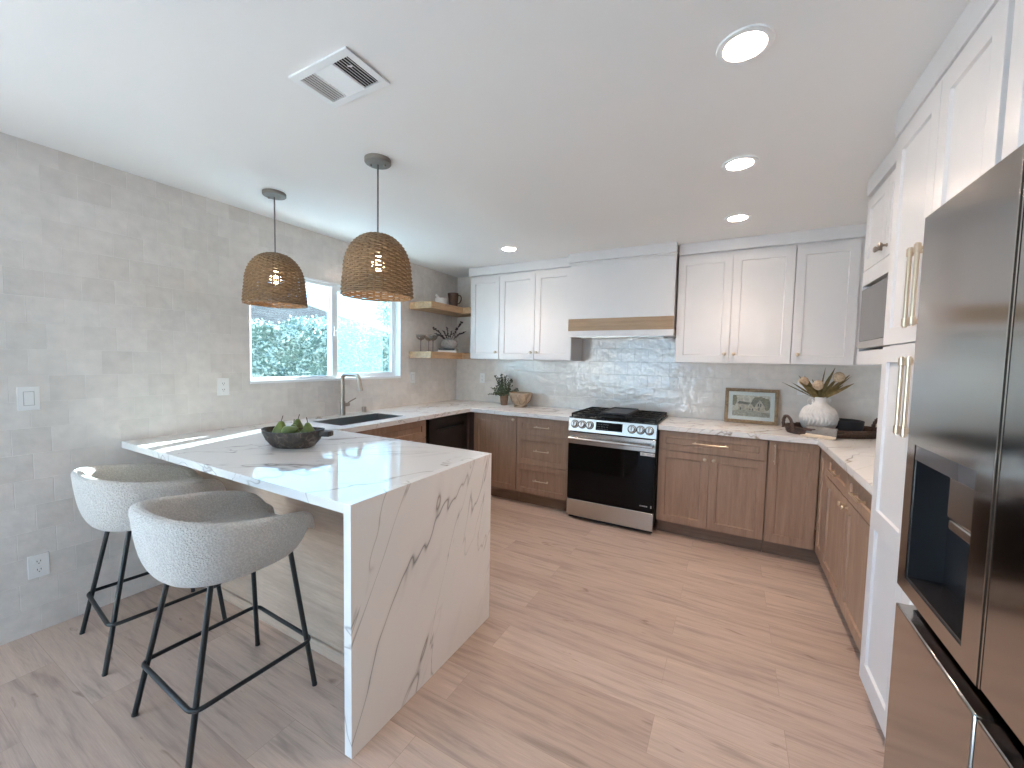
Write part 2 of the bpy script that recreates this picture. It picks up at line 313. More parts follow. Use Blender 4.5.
# ------------------------------------------------------------------ geometry helpers
V = Vector
class G:
    def __init__(s): s.v = []; s.f = []; s.m = []; s.mi = 0
    def add(s, vs, fs):
        b = len(s.v); s.v += [V(p) for p in vs]; s.f += [tuple(i + b for i in f) for f in fs]; s.m += [s.mi] * len(fs); return s
    def box(s, x0, x1, y0, y1, z0, z1):
        return s.add([(x0, y0, z0), (x1, y0, z0), (x1, y1, z0), (x0, y1, z0), (x0, y0, z1), (x1, y0, z1), (x1, y1, z1), (x0, y1, z1)],
                     [(0, 3, 2, 1), (4, 5, 6, 7), (0, 1, 5, 4), (1, 2, 6, 5), (2, 3, 7, 6), (3, 0, 4, 7)])
    def obox(s, c, size, M):
        a, b, d = (x / 2 for x in size); c = V(c)
        P = [c + M @ V(p) for p in ((-a, -b, -d), (a, -b, -d), (a, b, -d), (-a, b, -d), (-a, -b, d), (a, -b, d), (a, b, d), (-a, b, d))]
        return s.add(P, [(0, 3, 2, 1), (4, 5, 6, 7), (0, 1, 5, 4), (1, 2, 6, 5), (2, 3, 7, 6), (3, 0, 4, 7)])
    def lathe(s, prof, c=(0, 0, 0), axis=(0, 0, 1), seg=24, sx=1.0, sy=1.0, rf=None):
        ax = V(axis).normalized(); a = V((1, 0, 0)) if abs(ax.x) < 0.9 else V((0, 1, 0))
        if abs(ax.z) > 0.99: e1, e2 = V((1, 0, 0)), V((0, 1, 0)) * (1 if ax.z > 0 else -1)
        else: e1 = ax.cross(a).normalized(); e2 = ax.cross(e1)
        c = V(c); vs = []; fs = []; n = len(prof)
        for (r, h) in prof:
            for k in range(seg):
                t = 2 * PI * k / seg; rr = r * (rf(t, h) if rf else 1)
                vs.append(c + ax * h + e1 * (rr * math.cos(t) * sx) + e2 * (rr * math.sin(t) * sy))
        for i in range(n - 1):
            for k in range(seg):
                k2 = (k + 1) % seg
                fs.append((i * seg + k, i * seg + k2, (i + 1) * seg + k2, (i + 1) * seg + k))
        if prof[0][0] > 1e-5: fs.append(tuple(range(seg - 1, -1, -1)))
        if prof[-1][0] > 1e-5: fs.append(tuple((n - 1) * seg + k for k in range(seg)))
        return s.add(vs, fs)
    def cyl(s, p0, p1, r0, r1=None, seg=16):
        d = V(p1) - V(p0); return s.lathe([(r0, 0), (r0 if r1 is None else r1, d.length)], p0, d, seg)
    def tube(s, pts, r, seg=8, closed=False, ry=None):
        pts = [V(p) for p in pts]; n = len(pts); vs = []; fs = []
        nrm = None
        for i, p in enumerate(pts):
            if closed: t = pts[(i + 1) % n] - pts[i - 1]
            else: t = pts[min(i + 1, n - 1)] - pts[max(i - 1, 0)]
            t = t.normalized() if t.length > 1e-9 else V((0, 0, 1))
            if nrm is None:
                a = V((0, 0, 1)) if abs(t.z) < 0.9 else V((1, 0, 0)); nrm = (a - t * a.dot(t)).normalized()
            else:
                nrm = nrm - t * nrm.dot(t); nrm = nrm.normalized() if nrm.length > 1e-6 else V((1, 0, 0))
            b = t.cross(nrm); rr = r(i / max(1, n - 1)) if callable(r) else r; r_y = ry if ry else rr
            for k in range(seg):
                u = 2 * PI * k / seg; vs.append(p + nrm * (r_y * math.cos(u)) + b * (rr * math.sin(u)))
        m = n if closed else n - 1
        for i in range(m):
            j = (i + 1) % n
            for k in range(seg):
                k2 = (k + 1) % seg; fs.append((i * seg + k, j * seg + k, j * seg + k2, i * seg + k2))
        if not closed: fs.append(tuple(range(seg))); fs.append(tuple((n - 1) * seg + k for k in range(seg - 1, -1, -1)))
        return s.add(vs, fs)
    def prism(s, poly, o, e1, e2, ex):      # polygon (a,b) in plane o,e1,e2 extruded by vector ex
        o, e1, e2, ex = V(o), V(e1), V(e2), V(ex); n = len(poly)
        A = [o + e1 * a + e2 * b for a, b in poly]; B = [p + ex for p in A]
        return s.add(A + B, [tuple(range(n - 1, -1, -1)), tuple(range(n, 2 * n))] + [(i, (i + 1) % n, n + (i + 1) % n, n + i) for i in range(n)])
    def poly(s, pts): return s.add(pts, [tuple(range(len(pts)))])
    def shaker(s, o, u, nn, wd, ht, t=0.02, fr=0.057, rec=0.009, panels=None):
        # door slab: o lower corner on the front plane, u to the side, nn outward; panels = list of (b0,b1) recess heights
        o, u, nn = V(o), V(u), V(nn); z = V((0, 0, 1))
        P = lambda a, b, c: o + u * a + z * b + nn * c
        panels = panels or [(fr, ht - fr)]
        vs = [P(0, 0, 0), P(wd, 0, 0), P(wd, ht, 0), P(0, ht, 0), P(0, 0, -t), P(wd, 0, -t), P(wd, ht, -t), P(0, ht, -t)]
        fs = [(4, 7, 6, 5), (0, 4, 5, 1), (1, 5, 6, 2), (2, 6, 7, 3), (3, 7, 4, 0)]
        # front face as grid of strips
        ys = [0.0]
        for b0, b1 in panels: ys += [b0, b1]
        ys.append(ht)
        def q(a0, a1, b0, b1, c=0.0):
            k = len(vs); vs.extend([P(a0, b0, c), P(a1, b0, c), P(a1, b1, c), P(a0, b1, c)]); fs.append((k, k + 1, k + 2, k + 3))
        q(0, fr, 0, ht); q(wd - fr, wd, 0, ht)
        for i in range(0, len(ys), 2): q(fr, wd - fr, ys[i], ys[i + 1])
        e = 0.0035
        for b0, b1 in panels:
            a0, a1 = fr, wd - fr; k = len(vs)
            vs.extend([P(a0, b0, 0), P(a1, b0, 0), P(a1, b1, 0), P(a0, b1, 0), P(a0 + e, b0 + e, -rec), P(a1 - e, b0 + e, -rec), P(a1 - e, b1 - e, -rec), P(a0 + e, b1 - e, -rec)])
            fs.extend([(k, k + 1, k + 5, k + 4), (k + 1, k + 2, k + 6, k + 5), (k + 2, k + 3, k + 7, k + 6), (k + 3, k, k + 4, k + 7), (k + 4, k + 5, k + 6, k + 7)])
        return s.add(vs, fs)

def wloc(o):
    p = V((0, 0, 0))
    while o: p += o.location; o = o.parent
    return p
def build(g, name, mat, parent=None, origin=None, bevel=0.0, smooth=True, label=None, seg=2, sub=0):
    org = V(origin) if origin is not None else (wloc(parent) if parent else V((0, 0, 0)))
    me = bpy.data.meshes.new(name); me.from_pydata([tuple(p - org) for p in g.v], [], g.f)
    mats = mat if isinstance(mat, (list, tuple)) else [mat]
    for m in mats: me.materials.append(m)
    if len(mats) > 1: me.polygons.foreach_set('material_index', g.m)
    me.update()
    import bmesh
    bm = bmesh.new(); bm.from_mesh(me); bmesh.ops.remove_doubles(bm, verts=bm.verts, dist=1e-6)
    if len(bm.faces) < 60000: bmesh.ops.recalc_face_normals(bm, faces=bm.faces)
    bm.to_mesh(me); bm.free()
    o = bpy.data.objects.new(name, me); COL.objects.link(o)
    if parent: o.parent = parent; o.location = org - wloc(parent)
    else: o.location = org
    if bevel:
        b = o.modifiers.new('bevel', 'BEVEL'); b.width = bevel; b.segments = seg; b.limit_method = 'ANGLE'; b.angle_limit = math.radians(50)
    if sub:
        sb = o.modifiers.new('subsurf', 'SUBSURF'); sb.levels = sub; sb.render_levels = sub
    if smooth:
        me.polygons.foreach_set('use_smooth', [True] * len(me.polygons))
        if not sub:
            try: me.set_sharp_from_angle(angle=math.radians(38))
            except Exception: pass
    if label: o['label'] = label
    return o
def tag(o, label, cat, group=None, kind=None):
    o['label'] = label; o['category'] = cat
    if group: o['group'] = group
    if kind: o['kind'] = kind
    return o
def thing(name, loc, label, cat, group=None, rz=0):
    o = bpy.data.objects.new(name, None); COL.objects.link(o); o.empty_display_size = 0.05
    o.location = loc; o.rotation_euler = (0, 0, rz); tag(o, label, cat, group); return o
def struct(g, name, mat, label, cat, bevel=0.0, parent=None, smooth=False):
    o = build(g, name, mat, parent, bevel=bevel, smooth=smooth)
    if not parent: tag(o, label, cat, kind='structure')
    return o
def copy_tree(o, parent=None):
    c = o.copy(); COL.objects.link(c)
    if parent: c.parent = parent; c.matrix_parent_inverse = o.matrix_parent_inverse.copy()
    for ch in [x for x in bpy.data.objects if x.parent == o]: copy_tree(ch, c)
    return c
X, Y, Z = V((1, 0, 0)), V((0, 1, 0)), V((0, 0, 1))

# ------------------------------------------------------------------ room shell
H = 2.4256; XR = 4.215; YR = -6.4; T = 0.15
LY0, LY1, LZ = -6.25, -4.55, 2.10
WY0, WY1, WZ0, WZ1 = -2.454, -0.970, 1.2175, 2.0500
struct(G().box(-T, XR + T, YR - T, T, -0.12, 0.0), 'floor', FLOOR, 'pale oak plank floor running across the kitchen', 'floor')
struct(G().box(-T, XR + T, YR - T, T, H, H + 0.2), 'ceiling', CEIL, 'smooth off-white painted ceiling', 'ceiling')
struct(G().box(-T, XR + T, 0, T, 0, H), 'wall_back', TILE_B, 'glossy pale green-grey tiled wall behind the range', 'wall')
g = G().box(-T, 0, LY1, WY0, 0, H).box(-T, 0, YR, LY0, 0, H).box(-T, 0, LY0, LY1, LZ, H).box(-T, 0, WY1, 0, 0, H).box(-T, 0, WY0, WY1, 0, WZ0).box(-T, 0, WY0, WY1, WZ1, H)
struct(g, 'wall_left', TILE_L, 'pale grey handmade square tile wall around the window', 'wall')
struct(G().box(XR, XR + T, YR, 0, 0, H), 'wall_right', WALLP, 'white painted wall behind the tall cabinets', 'wall')
DX0, DX1, DZ = 0.10, 2.00, 2.08
g = G().box(-T, DX0, YR - T, YR, 0, H).box(DX1, XR + T, YR - T, YR, 0, H).box(DX0, DX1, YR - T, YR, DZ, H)
struct(g, 'wall_rear', WALLP, 'white painted wall opposite the range', 'wall')
# patio door (behind the camera, lets daylight in)
d = bpy.data.objects.new('door_1', None); COL.objects.link(d); d.location = (DX0, YR, 0); tag(d, 'white sliding glass patio door opposite the range', 'door', kind='structure')
g = G()
for x0, x1 in ((DX0, DX0 + 0.06), ((DX0 + DX1) / 2 - 0.04, (DX0 + DX1) / 2 + 0.04), (DX1 - 0.06, DX1)): g.box(x0, x1, YR - 0.1, YR - 0.04, 0, DZ)
g.box(DX0 + 0.06, DX1 - 0.06, YR - 0.1, YR - 0.04, DZ - 0.06, DZ).box(DX0 + 0.06, DX1 - 0.06, YR - 0.1, YR - 0.04, 0, 0.06)
build(g, 'frame', VINYL, d, smooth=False)
build(G().box(DX0 + 0.06, DX1 - 0.06, YR - 0.072, YR - 0.068, 0.06, DZ - 0.06), 'glass', GLASS, d, smooth=False)

d = bpy.data.objects.new('door_2', None); COL.objects.link(d); d.location = (0, LY0, 0); tag(d, 'unseen white sliding glass door added in the left wall for daylight', 'door', kind='structure')  # unseen opening, added to bring more daylight in from the left
g = G()
for y0, y1 in ((LY0, LY0 + 0.06), ((LY0 + LY1) / 2 - 0.04, (LY0 + LY1) / 2 + 0.04), (LY1 - 0.06, LY1)): g.box(-0.1, -0.04, y0, y1, 0, LZ)
g.box(-0.1, -0.04, LY0 + 0.06, LY1 - 0.06, LZ - 0.06, LZ).box(-0.1, -0.04, LY0 + 0.06, LY1 - 0.06, 0, 0.06)
build(g, 'frame', VINYL, d, smooth=False)
build(G().box(-0.072, -0.068, LY0 + 0.06, LY1 - 0.06, 0.06, LZ - 0.06), 'glass', GLASS, d, smooth=False)

# window over the sink
wn = bpy.data.objects.new('window_1', None); COL.objects.link(wn); wn.location = (-0.07, (WY0 + WY1) / 2, WZ0); tag(wn, 'white vinyl sliding window above the sink', 'window', kind='structure')
g = G().box(-T, 0.003, WY0, WY0 + 0.005, WZ0, WZ1).box(-T, 0.003, WY1 - 0.005, WY1, WZ0, WZ1).box(-T, 0.003, WY0 + 0.005, WY1 - 0.005, WZ1 - 0.012, WZ1)
build(g, 'window_frame', VINYL, wn, smooth=False)
build(G().box(-T, 0.010, WY0, WY1, WZ0 - 0.006, WZ0 + 0.016), 'window_sill', VINYL, wn, bevel=0.003)
def sash(name, y0, y1, xa, xb, st0, st1, rail=0.034):
    z0, z1 = WZ0 + 0.016, WZ1 - 0.012
    g = G().box(xa, xb, y0, y0 + st0, z0, z1).box(xa, xb, y1 - st1, y1, z0, z1).box(xa, xb, y0 + st0, y1 - st1, z0, z0 + rail).box(xa, xb, y0 + st0, y1 - st1, z1 - rail, z1)
    s = build(g, name, VINYL, wn, bevel=0.003)
    xm = (xa + xb) / 2
    build(G().box(xm - 0.002, xm + 0.002, y0 + st0, y1 - st1, z0 + rail, z1 - rail), 'pane', GLASS_TINT, s, smooth=False)
    return s, (y0 + st0, y1 - st1, z0 + rail, z1 - rail)
s1, a1 = sash('sliding_sash', WY0 + 0.005, -1.707, -0.058, -0.022, 0.022, 0.055, 0.022)
build(G().box(-0.022, -0.006, -1.747, -1.722, 1.60, 1.68).cyl((-0.012, -1.735, 1.64), (0.0, -1.735, 1.64), 0.009), 'latch', VINYL, s1, bevel=0.003)
s2, a2 = sash('fixed_sash', -1.747, WY1 - 0.005, -0.110, -0.072, 0.052, 0.045, 0.040)
build(G().box(-0.1235, -0.1225, a2[0], a2[1] - 0.075, a2[2], a2[3]), 'insect_screen', SCREEN, wn, smooth=False)

# ------------------------------------------------------------------ outside
struct(G().box(-40, 40, -40, 40, -0.35, -0.14), 'ground', LAWN, 'pale paved yard outside the window', 'ground')
rnd = random.Random(3)
def leaf_cloud(g, pts, size, rr, flat=False):
    for p in pts:
        a = V((rr.gauss(0, 1), rr.gauss(0, 1), rr.gauss(0, 0.8))).normalized(); b = a.cross(V((rr.gauss(0, 1), rr.gauss(0, 1), rr.gauss(0, 1)))).normalized()
        l = size * rr.uniform(0.7, 1.3); wd = l * 0.42; p = V(p)
        g.add([p - a * l, p + b * wd + a * l * 0.1, p + a * l, p - b * wd + a * l * 0.1], [(0, 1, 2, 3)])
hx, hy0, hy1, hh = -2.75, -3.2, 4.6, 1.93
pts = []
for i in range(26000):
    y = rnd.uniform(hy0, hy1); z = rnd.uniform(0.55, hh)
    top = hh + 0.09 * math.sin(y * 2.7) + 0.05 * math.sin(y * 7 + 1) - 0.05 * max(0, -0.3 - y) 
    if rnd.random() < 0.3: pts.append((hx - rnd.uniform(0, 0.8), y, top + rnd.gauss(0, 0.035)))
    else: pts.append((hx + 0.09 * math.sin(y * 3.1 + z * 4) + 0.06 * math.sin(y * 9 - z * 7) + rnd.gauss(0, 0.045), y, 0.5 + (z - 0.5) * (top - 0.5) / (hh - 0.5)))
g = G(); leaf_cloud(g, pts, 0.032, rnd)
hd = build(g, 'hedge', HEDGE, origin=(hx, 0.7, -0.14), smooth=False); tag(hd, 'clipped green hedge growing outside the window', 'hedge')
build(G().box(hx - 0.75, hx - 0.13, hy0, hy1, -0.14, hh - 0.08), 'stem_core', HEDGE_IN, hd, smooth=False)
hs = thing('house', (-9.5, 3, -0.14), 'neighbouring house with a grey shingle roof beyond the hedge', 'house')
build(G().box(-14.5, -8.3, -4.0, 6.2, -0.14, 2.4), 'wall', STUCCO, hs, smooth=False)
g = G(); zr = 3.62
g.add([(-7.9, -4.6, 2.25), (-7.9, 6.9, 2.25), (-11.2, 4.4, zr), (-11.2, -3.0, zr), (-14.6, -4.6, 2.25), (-14.6, 6.9, 2.25)], [(0, 1, 2, 3), (1, 5, 2), (5, 4, 3, 2), (4, 0, 3), (0, 4, 5, 1)])
build(g, 'roof', SHINGLE, hs, smooth=False)
tr = thing('tree', (-5.2, 4.9, -0.14), 'loose leafy tree rising past the right of the window', 'tree')
build(G().cyl((-5.2, 4.9, -0.14), (-5.2, 4.9, 2.6), 0.07, 0.03, 10), 'trunk', STEM, tr)
pts = []
for i in range(2600):
    th = rnd.uniform(0, 2 * PI); ph = math.acos(rnd.uniform(-1, 1)); r = rnd.uniform(0.5, 1) ** 0.6
    pts.append((-5.2 + 1.0 * r * math.sin(ph) * math.cos(th), 4.9 + 1.15 * r * math.sin(ph) * math.sin(th), 2.75 + 0.85 * r * math.cos(ph)))
g = G(); leaf_cloud(g, pts, 0.06, rnd); build(g, 'foliage', HEDGE, tr, smooth=False)

# ------------------------------------------------------------------ hardware
def knob(parent, p, n, mat=BRASS, s=1.0):
    g = G().lathe([(0.0085 * s, 0.0), (0.0085 * s, 0.003), (0.0055 * s, 0.006), (0.0055 * s, 0.014), (0.011 * s, 0.019), (0.0145 * s, 0.025), (0.0135 * s, 0.030), (0.008 * s, 0.0325), (0, 0.033)], p, n, 20)
    return build(g, 'knob', mat, parent)
def pull(parent, c, d, n, L, r=0.0048, so=0.03, mat=BRASS, collar=False, inset=0.018):
    c, d, n = V(c), V(d), V(n); g = G()
    a, b = c - d * (L / 2) + n * so, c + d * (L / 2) + n * so
    g.lathe([(0, 0), (r, 0.0015), (r, L - 0.0015), (0, L)], a, d, 14)
    for s in (-1, 1):
        q = c + d * (s * (L / 2 - inset)); g.cyl(q, q + n * so, r * 0.85, seg=12); g.cyl(q, q + n * 0.003, r * 1.6, seg=12)
        if collar:
            e = q + n * so; g.lathe([(r, -0.013), (r * 1.45, -0.012), (r * 1.45, 0.012), (r, 0.013)], e, d, 14)
    return build(g, 'handle', mat, parent)

ZC, ZCB = 0.9138, 0.8758         # worktop top and underside
ZT, ZD0, ZD1 = 0.118, 0.703, 0.866

# ------------------------------------------------------------------ worktops
PX, PY0, PY1, PT = 1.9063, -3.1513, -2.2426, 0.036
wt = thing('waterfall_counter', (0.95, -2.7, 0), 'white veined quartz peninsula slab with waterfall end on the wood floor', 'counter')
build(G().box(0.0005, PX - PT, PY0, PY1, ZC - PT, ZC), 'countertop', QUARTZ, wt, smooth=False)
build(G().box(PX - PT, PX, PY0, PY1, 0, ZC), 'waterfall_panel', QUARTZ_END, wt, smooth=False)
SK = (0.19, 0.53, -2.11, -1.455)
g = G(); zb, zt = ZCB, ZC
g.box(0, SK[0], PY1, 0, zb, zt).box(SK[1], 0.6596, PY1, -0.6463, zb, zt).box(SK[0], SK[1], SK[3], 0, zb, zt).box(SK[0], SK[1], PY1, SK[2], zb, zt).box(SK[1], 1.7545, -0.6463, 0, zb, zt)
o = build(g, 'countertop', QUARTZ, origin=(0.33, -1.1, zb), bevel=0.0); tag(o, 'white quartz worktop around the sink and left of the range', 'countertop')
g = G().box(2.5175, XR, -0.6463, 0, zb, zt).box(3.5607, XR, -1.8728, -0.6463, zb, zt)
o = build(g, 'countertop', QUARTZ, origin=(3.6, -0.5, zb), bevel=0.0); tag(o, 'white quartz corner worktop right of the range', 'countertop')

# peninsula base under the slab
pb = thing('peninsula_base', (0.95, -2.5, 0), 'pale oak base panelling under the white quartz peninsula', 'cabinet')
build(G().box(0.001, PX - PT - 0.001, -2.87, -2.262, 0.0, ZC - PT - 0.001), 'panel', OAK_PANEL, pb, smooth=False)
build(G().box(0.001, PX - PT - 0.001, -2.884, -2.87, 0.0, 0.055), 'base_trim', OAK_PANEL, pb, bevel=0.003)

# sink, faucet and holes
sk = thing('sink', (0.36, -1.78, 0.66), 'undermount stainless steel sink below the window', 'sink')
x0, x1, y0, y1 = SK; zs = ZC - 0.004; t = 0.0025; zf = 0.66; e_ = 0.0004
x0 += e_; x1 -= e_; y0 += e_; y1 -= e_
g = G().box(x0, x1, y0, y1, zf, zf + t).box(x0, x0 + t, y0, y1, zf + t, zs).box(x1 - t, x1, y0, y1, zf + t, zs).box(x0 + t, x1 - t, y0, y0 + t, zf + t, zs).box(x0 + t, x1 - t, y1 - t, y1, zf + t, zs)
build(g, 'basin', STEEL_SINK, sk, smooth=False)
build(G().lathe([(0.055, 0), (0.055, 0.003), (0.042, 0.004), (0.03, 0.001), (0.0, 0.001)], (0.36, -1.70, zf + t), Z, 24), 'drain', STEEL, sk)
fc = thing('faucet', (0.075, -1.735, ZC), 'brushed bronze pull-down faucet with squared spout behind the sink', 'faucet')
fx, fy = 0.075, -1.735
build(G().lathe([(0.027, 0), (0.027, 0.004), (0.0215, 0.006), (0.0215, 0.115), (0.0195, 0.12), (0.0, 0.12)], (fx, fy, ZC), Z, 24), 'base', NICKEL, fc)
path = [(fx, fy, ZC + 0.12), (fx, fy, ZC + 0.30)]
for k in range(9):
    a = PI / 2 * k / 8; path.append((fx + 0.045 * (1 - math.cos(a)), fy, ZC + 0.31 + 0.045 * math.sin(a)))
path += [(fx + 0.135, fy, ZC + 0.355)]
for k in range(1, 8):
    a = math.radians(78) * k / 7; path.append((fx + 0.160 + 0.045 * math.sin(a), fy, ZC + 0.355 - 0.045 * (1 - math.cos(a))))
build(G().tube(path, 0.0155, 14), 'spout', NICKEL, fc)
e = V(path[-1]); dr = V((0.22, 0, -0.975)).normalized()
build(G().lathe([(0.0155, 0), (0.0175, 0.004), (0.0175, 0.03), (0.0195, 0.085), (0.0195, 0.10), (0.014, 0.102), (0, 0.102)], e, dr, 18), 'spray_head', NICKEL, fc)
build(G().lathe([(0.016, 0), (0.016, 0.042), (0.0125, 0.045), (0, 0.045)], (fx, fy + 0.0213, ZC + 0.088), Y, 18).tube([(fx, fy + 0.052, ZC + 0.1), (fx + 0.012, fy + 0.075, ZC + 0.118), (fx + 0.03, fy + 0.115, ZC + 0.142)], 0.0055, 10), 'lever', NICKEL, fc)
o = build(G().lathe([(0.021, 0), (0.021, 0.046), (0.018, 0.05), (0, 0.05)], (0.07, -1.50, ZC), Z, 20), 'air_gap_cap', NICKEL, origin=(0.07, -1.50, ZC)); tag(o, 'short bronze air gap cap beside the faucet', 'cap')
o = build(G().lathe([(0.026, 0), (0.026, 0.005), (0.016, 0.007), (0.016, 0.012), (0, 0.012)], (0.075, -1.965, ZC), Z, 20), 'air_switch_button', NICKEL, origin=(0.075, -1.965, ZC)); tag(o, 'flat round bronze button in the worktop behind the sink', 'button')

# ------------------------------------------------------------------ base cabinets
def body(parent, name, x0, x1, y0, y1, z0, z1, mat): return build(G().box(x0, x1, y0, y1, z0, z1), name, mat, parent, smooth=False)
# left run (faces +x at 0.63)
FXL = 0.632
cb = thing('base_cabinet', (0.3, -1.75, 0), 'brown oak sink cabinet beneath the window', 'cabinet')
g = G().box(0.004, FXL - 0.022, -2.22, -1.29, ZT, 0.64).box(0.57, FXL - 0.022, -2.22, -1.29, 0.64, ZCB - 0.002)
build(g, 'carcass', OAK, cb, smooth=False)
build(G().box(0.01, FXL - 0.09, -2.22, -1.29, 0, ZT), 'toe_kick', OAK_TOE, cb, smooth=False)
build(G().shaker((FXL, -2.215, ZD0 + 0.01), Y, X, 0.918, 0.155, fr=0.05), 'drawer_front', OAK, cb, bevel=0.0012)
for ya, yb, ky in ((-2.215, -1.758, -1.80), (-1.754, -1.297, -1.712)):
    dd = build(G().shaker((FXL, ya, ZT), Y, X, yb - ya, 0.59), 'door', OAK, cb, bevel=0.0012); knob(dd, (FXL, ky, 0.65), X)
dw = thing('dishwasher', (0.3, -0.94, 0), 'black stainless dishwasher between the sink cabinet and the corner', 'dishwasher')
body(dw, 'tub', 0.02, FXL - 0.03, -1.255, -0.66, 0.10, ZCB - 0.006, BLACK_METAL)
g = G(); ya, yb = -1.252, -0.662
g.box(FXL - 0.028, FXL, ya, yb, ZT, 0.752).box(FXL - 0.028, FXL, ya, yb, 0.79, 0.862).box(FXL - 0.028, FXL, ya, -1.135, 0.752, 0.79).box(FXL - 0.028, FXL, -0.715, yb, 0.752, 0.79)
build(g, 'door', DW, dw, smooth=False)
build(G().box(FXL - 0.0285, FXL - 0.02, -1.135, -0.715, 0.752, 0.79).box(FXL - 0.020, FXL - 0.004, -1.133, -0.717, 0.783, 0.79), 'pocket_handle', BLACK_METAL, dw, smooth=False)
body(dw, 'toe_panel', 0.05, FXL - 0.07, -1.25, -0.665, 0.0, 0.10, BLACK_METAL)
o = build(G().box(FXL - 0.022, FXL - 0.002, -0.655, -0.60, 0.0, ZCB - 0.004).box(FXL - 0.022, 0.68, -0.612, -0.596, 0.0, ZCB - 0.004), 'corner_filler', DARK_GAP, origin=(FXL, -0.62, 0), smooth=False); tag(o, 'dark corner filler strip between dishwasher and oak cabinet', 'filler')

# back wall, left of the range (faces -y at -0.615)
FY = -0.615
cb = thing('base_cabinet', (0.94, -0.3, 0), 'brown oak single-door cabinet in the corner beside the dishwasher', 'cabinet')
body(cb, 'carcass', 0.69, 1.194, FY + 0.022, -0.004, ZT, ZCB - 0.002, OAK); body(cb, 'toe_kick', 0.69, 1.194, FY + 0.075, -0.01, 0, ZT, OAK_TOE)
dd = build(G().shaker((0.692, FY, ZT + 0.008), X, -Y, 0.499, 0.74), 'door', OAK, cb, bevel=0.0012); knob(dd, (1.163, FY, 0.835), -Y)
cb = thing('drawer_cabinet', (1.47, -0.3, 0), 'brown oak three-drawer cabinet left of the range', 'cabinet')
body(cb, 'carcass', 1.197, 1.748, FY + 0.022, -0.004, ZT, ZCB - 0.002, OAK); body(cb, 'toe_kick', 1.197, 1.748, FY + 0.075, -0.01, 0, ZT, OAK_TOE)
for z0, z1 in ((ZT + 0.008, 0.407), (0.412, 0.70), (0.705, ZD1)):
    dd = build(G().shaker((1.199, FY, z0), X, -Y, 0.546, z1 - z0, fr=0.05), 'drawer', OAK, cb, bevel=0.0012)
    pull(dd, (1.472, FY, (z0 + z1) / 2), X, -Y, 0.16)
# right of the range
cb = thing('base_cabinet', (2.9, -0.3, 0), 'brown oak double-door cabinet with wide drawer right of the range', 'cabinet')
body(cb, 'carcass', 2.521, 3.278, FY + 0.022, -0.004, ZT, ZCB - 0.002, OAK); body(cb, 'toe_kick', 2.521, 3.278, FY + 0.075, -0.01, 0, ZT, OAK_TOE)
dd = build(G().shaker((2.523, FY, 0.713), X, -Y, 0.752, 0.153, fr=0.05), 'drawer', OAK, cb, bevel=0.0012); pull(dd, (2.90, FY, 0.79), X, -Y, 0.25)
for xa, xb, kx in ((2.523, 2.897, 2.868), (2.900, 3.275, 2.930)):
    dd = build(G().shaker((xa, FY, ZT), X, -Y, xb - xa, 0.590), 'door', OAK, cb, bevel=0.0012); knob(dd, (kx, FY, 0.672), -Y)
cb = thing('corner_cabinet', (3.45, -0.3, 0), 'brown oak corner cabinet door below the woven tray', 'cabinet')
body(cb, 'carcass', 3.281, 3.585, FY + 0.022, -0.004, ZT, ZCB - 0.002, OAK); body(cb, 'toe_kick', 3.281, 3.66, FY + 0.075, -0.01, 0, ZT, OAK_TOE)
dd = build(G().shaker((3.285, FY, ZT), X, -Y, 0.297, 0.748), 'door', OAK, cb, bevel=0.0012); pull(dd, (3.322, FY, 0.775), Z, -Y, 0.15)
# right run (faces -x at 3.588)
FXR = 3.588
cb = thing('base_cabinet', (3.9, -1.35, 0), 'brown oak two-drawer two-door cabinet on the right beside the white pantry', 'cabinet')
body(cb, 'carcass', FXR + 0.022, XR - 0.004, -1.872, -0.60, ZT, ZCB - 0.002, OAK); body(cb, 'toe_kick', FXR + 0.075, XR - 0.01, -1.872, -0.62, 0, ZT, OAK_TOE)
build(G().shaker((FXR, -0.617, ZT), -Y, -X, 0.238, 0.748, fr=0.07), 'filler_panel', OAK, cb, bevel=0.0012)
for ya, yb in ((-0.858, -1.358), (-1.362, -1.868)):
    dd = build(G().shaker((FXR, ya, 0.713), -Y, -X, ya - yb, 0.153, fr=0.05), 'drawer', OAK, cb, bevel=0.0012); pull(dd, (FXR, (ya + yb) / 2, 0.79), Y, -X, 0.16)
    dd = build(G().shaker((FXR, ya, ZT), -Y, -X, ya - yb, 0.590), 'door', OAK, cb, bevel=0.0012); knob(dd, (FXR, yb + 0.03 if ya > -1 else ya - 0.03, 0.672), -X)

# ------------------------------------------------------------------ range
RX0, RX1, RYF = 1.7575, 2.5125, -0.687
rg = thing('range', ((RX0 + RX1) / 2, -0.35, 0), 'stainless steel gas range with black glass oven door', 'range')
body(rg, 'body', RX0, RX1, -0.645, -0.012, 0.06, 0.912, BLACK_METAL)
for x in (RX0 + 0.05, RX1 - 0.05):
    for y in (-0.6, -0.06): build(G().cyl((x, y, 0), (x, y, 0.06), 0.018), 'foot', BLACK_METAL, rg)
build(G().box(RX0 + 0.01, RX1 - 0.01, -0.648, -0.6455, 0.004, 0.06), 'toe_kick', BLACK_METAL, rg, smooth=False)
g = G(); g.prism([(-0.645, 0.915), (-0.668, 0.915), (-0.692, 0.80), (-0.645, 0.80)], (RX0, 0, 0), Y, Z, X * (RX1 - RX0))
pn = build(g, 'control_panel', STEEL, rg, bevel=0.003)
nrm = V((0, -0.115, 0.024)).normalized()
def onp(x, z): return V((x, -0.668 - (0.915 - z) / 0.115 * 0.024, z)) + nrm * 0.001
kz = 0.862
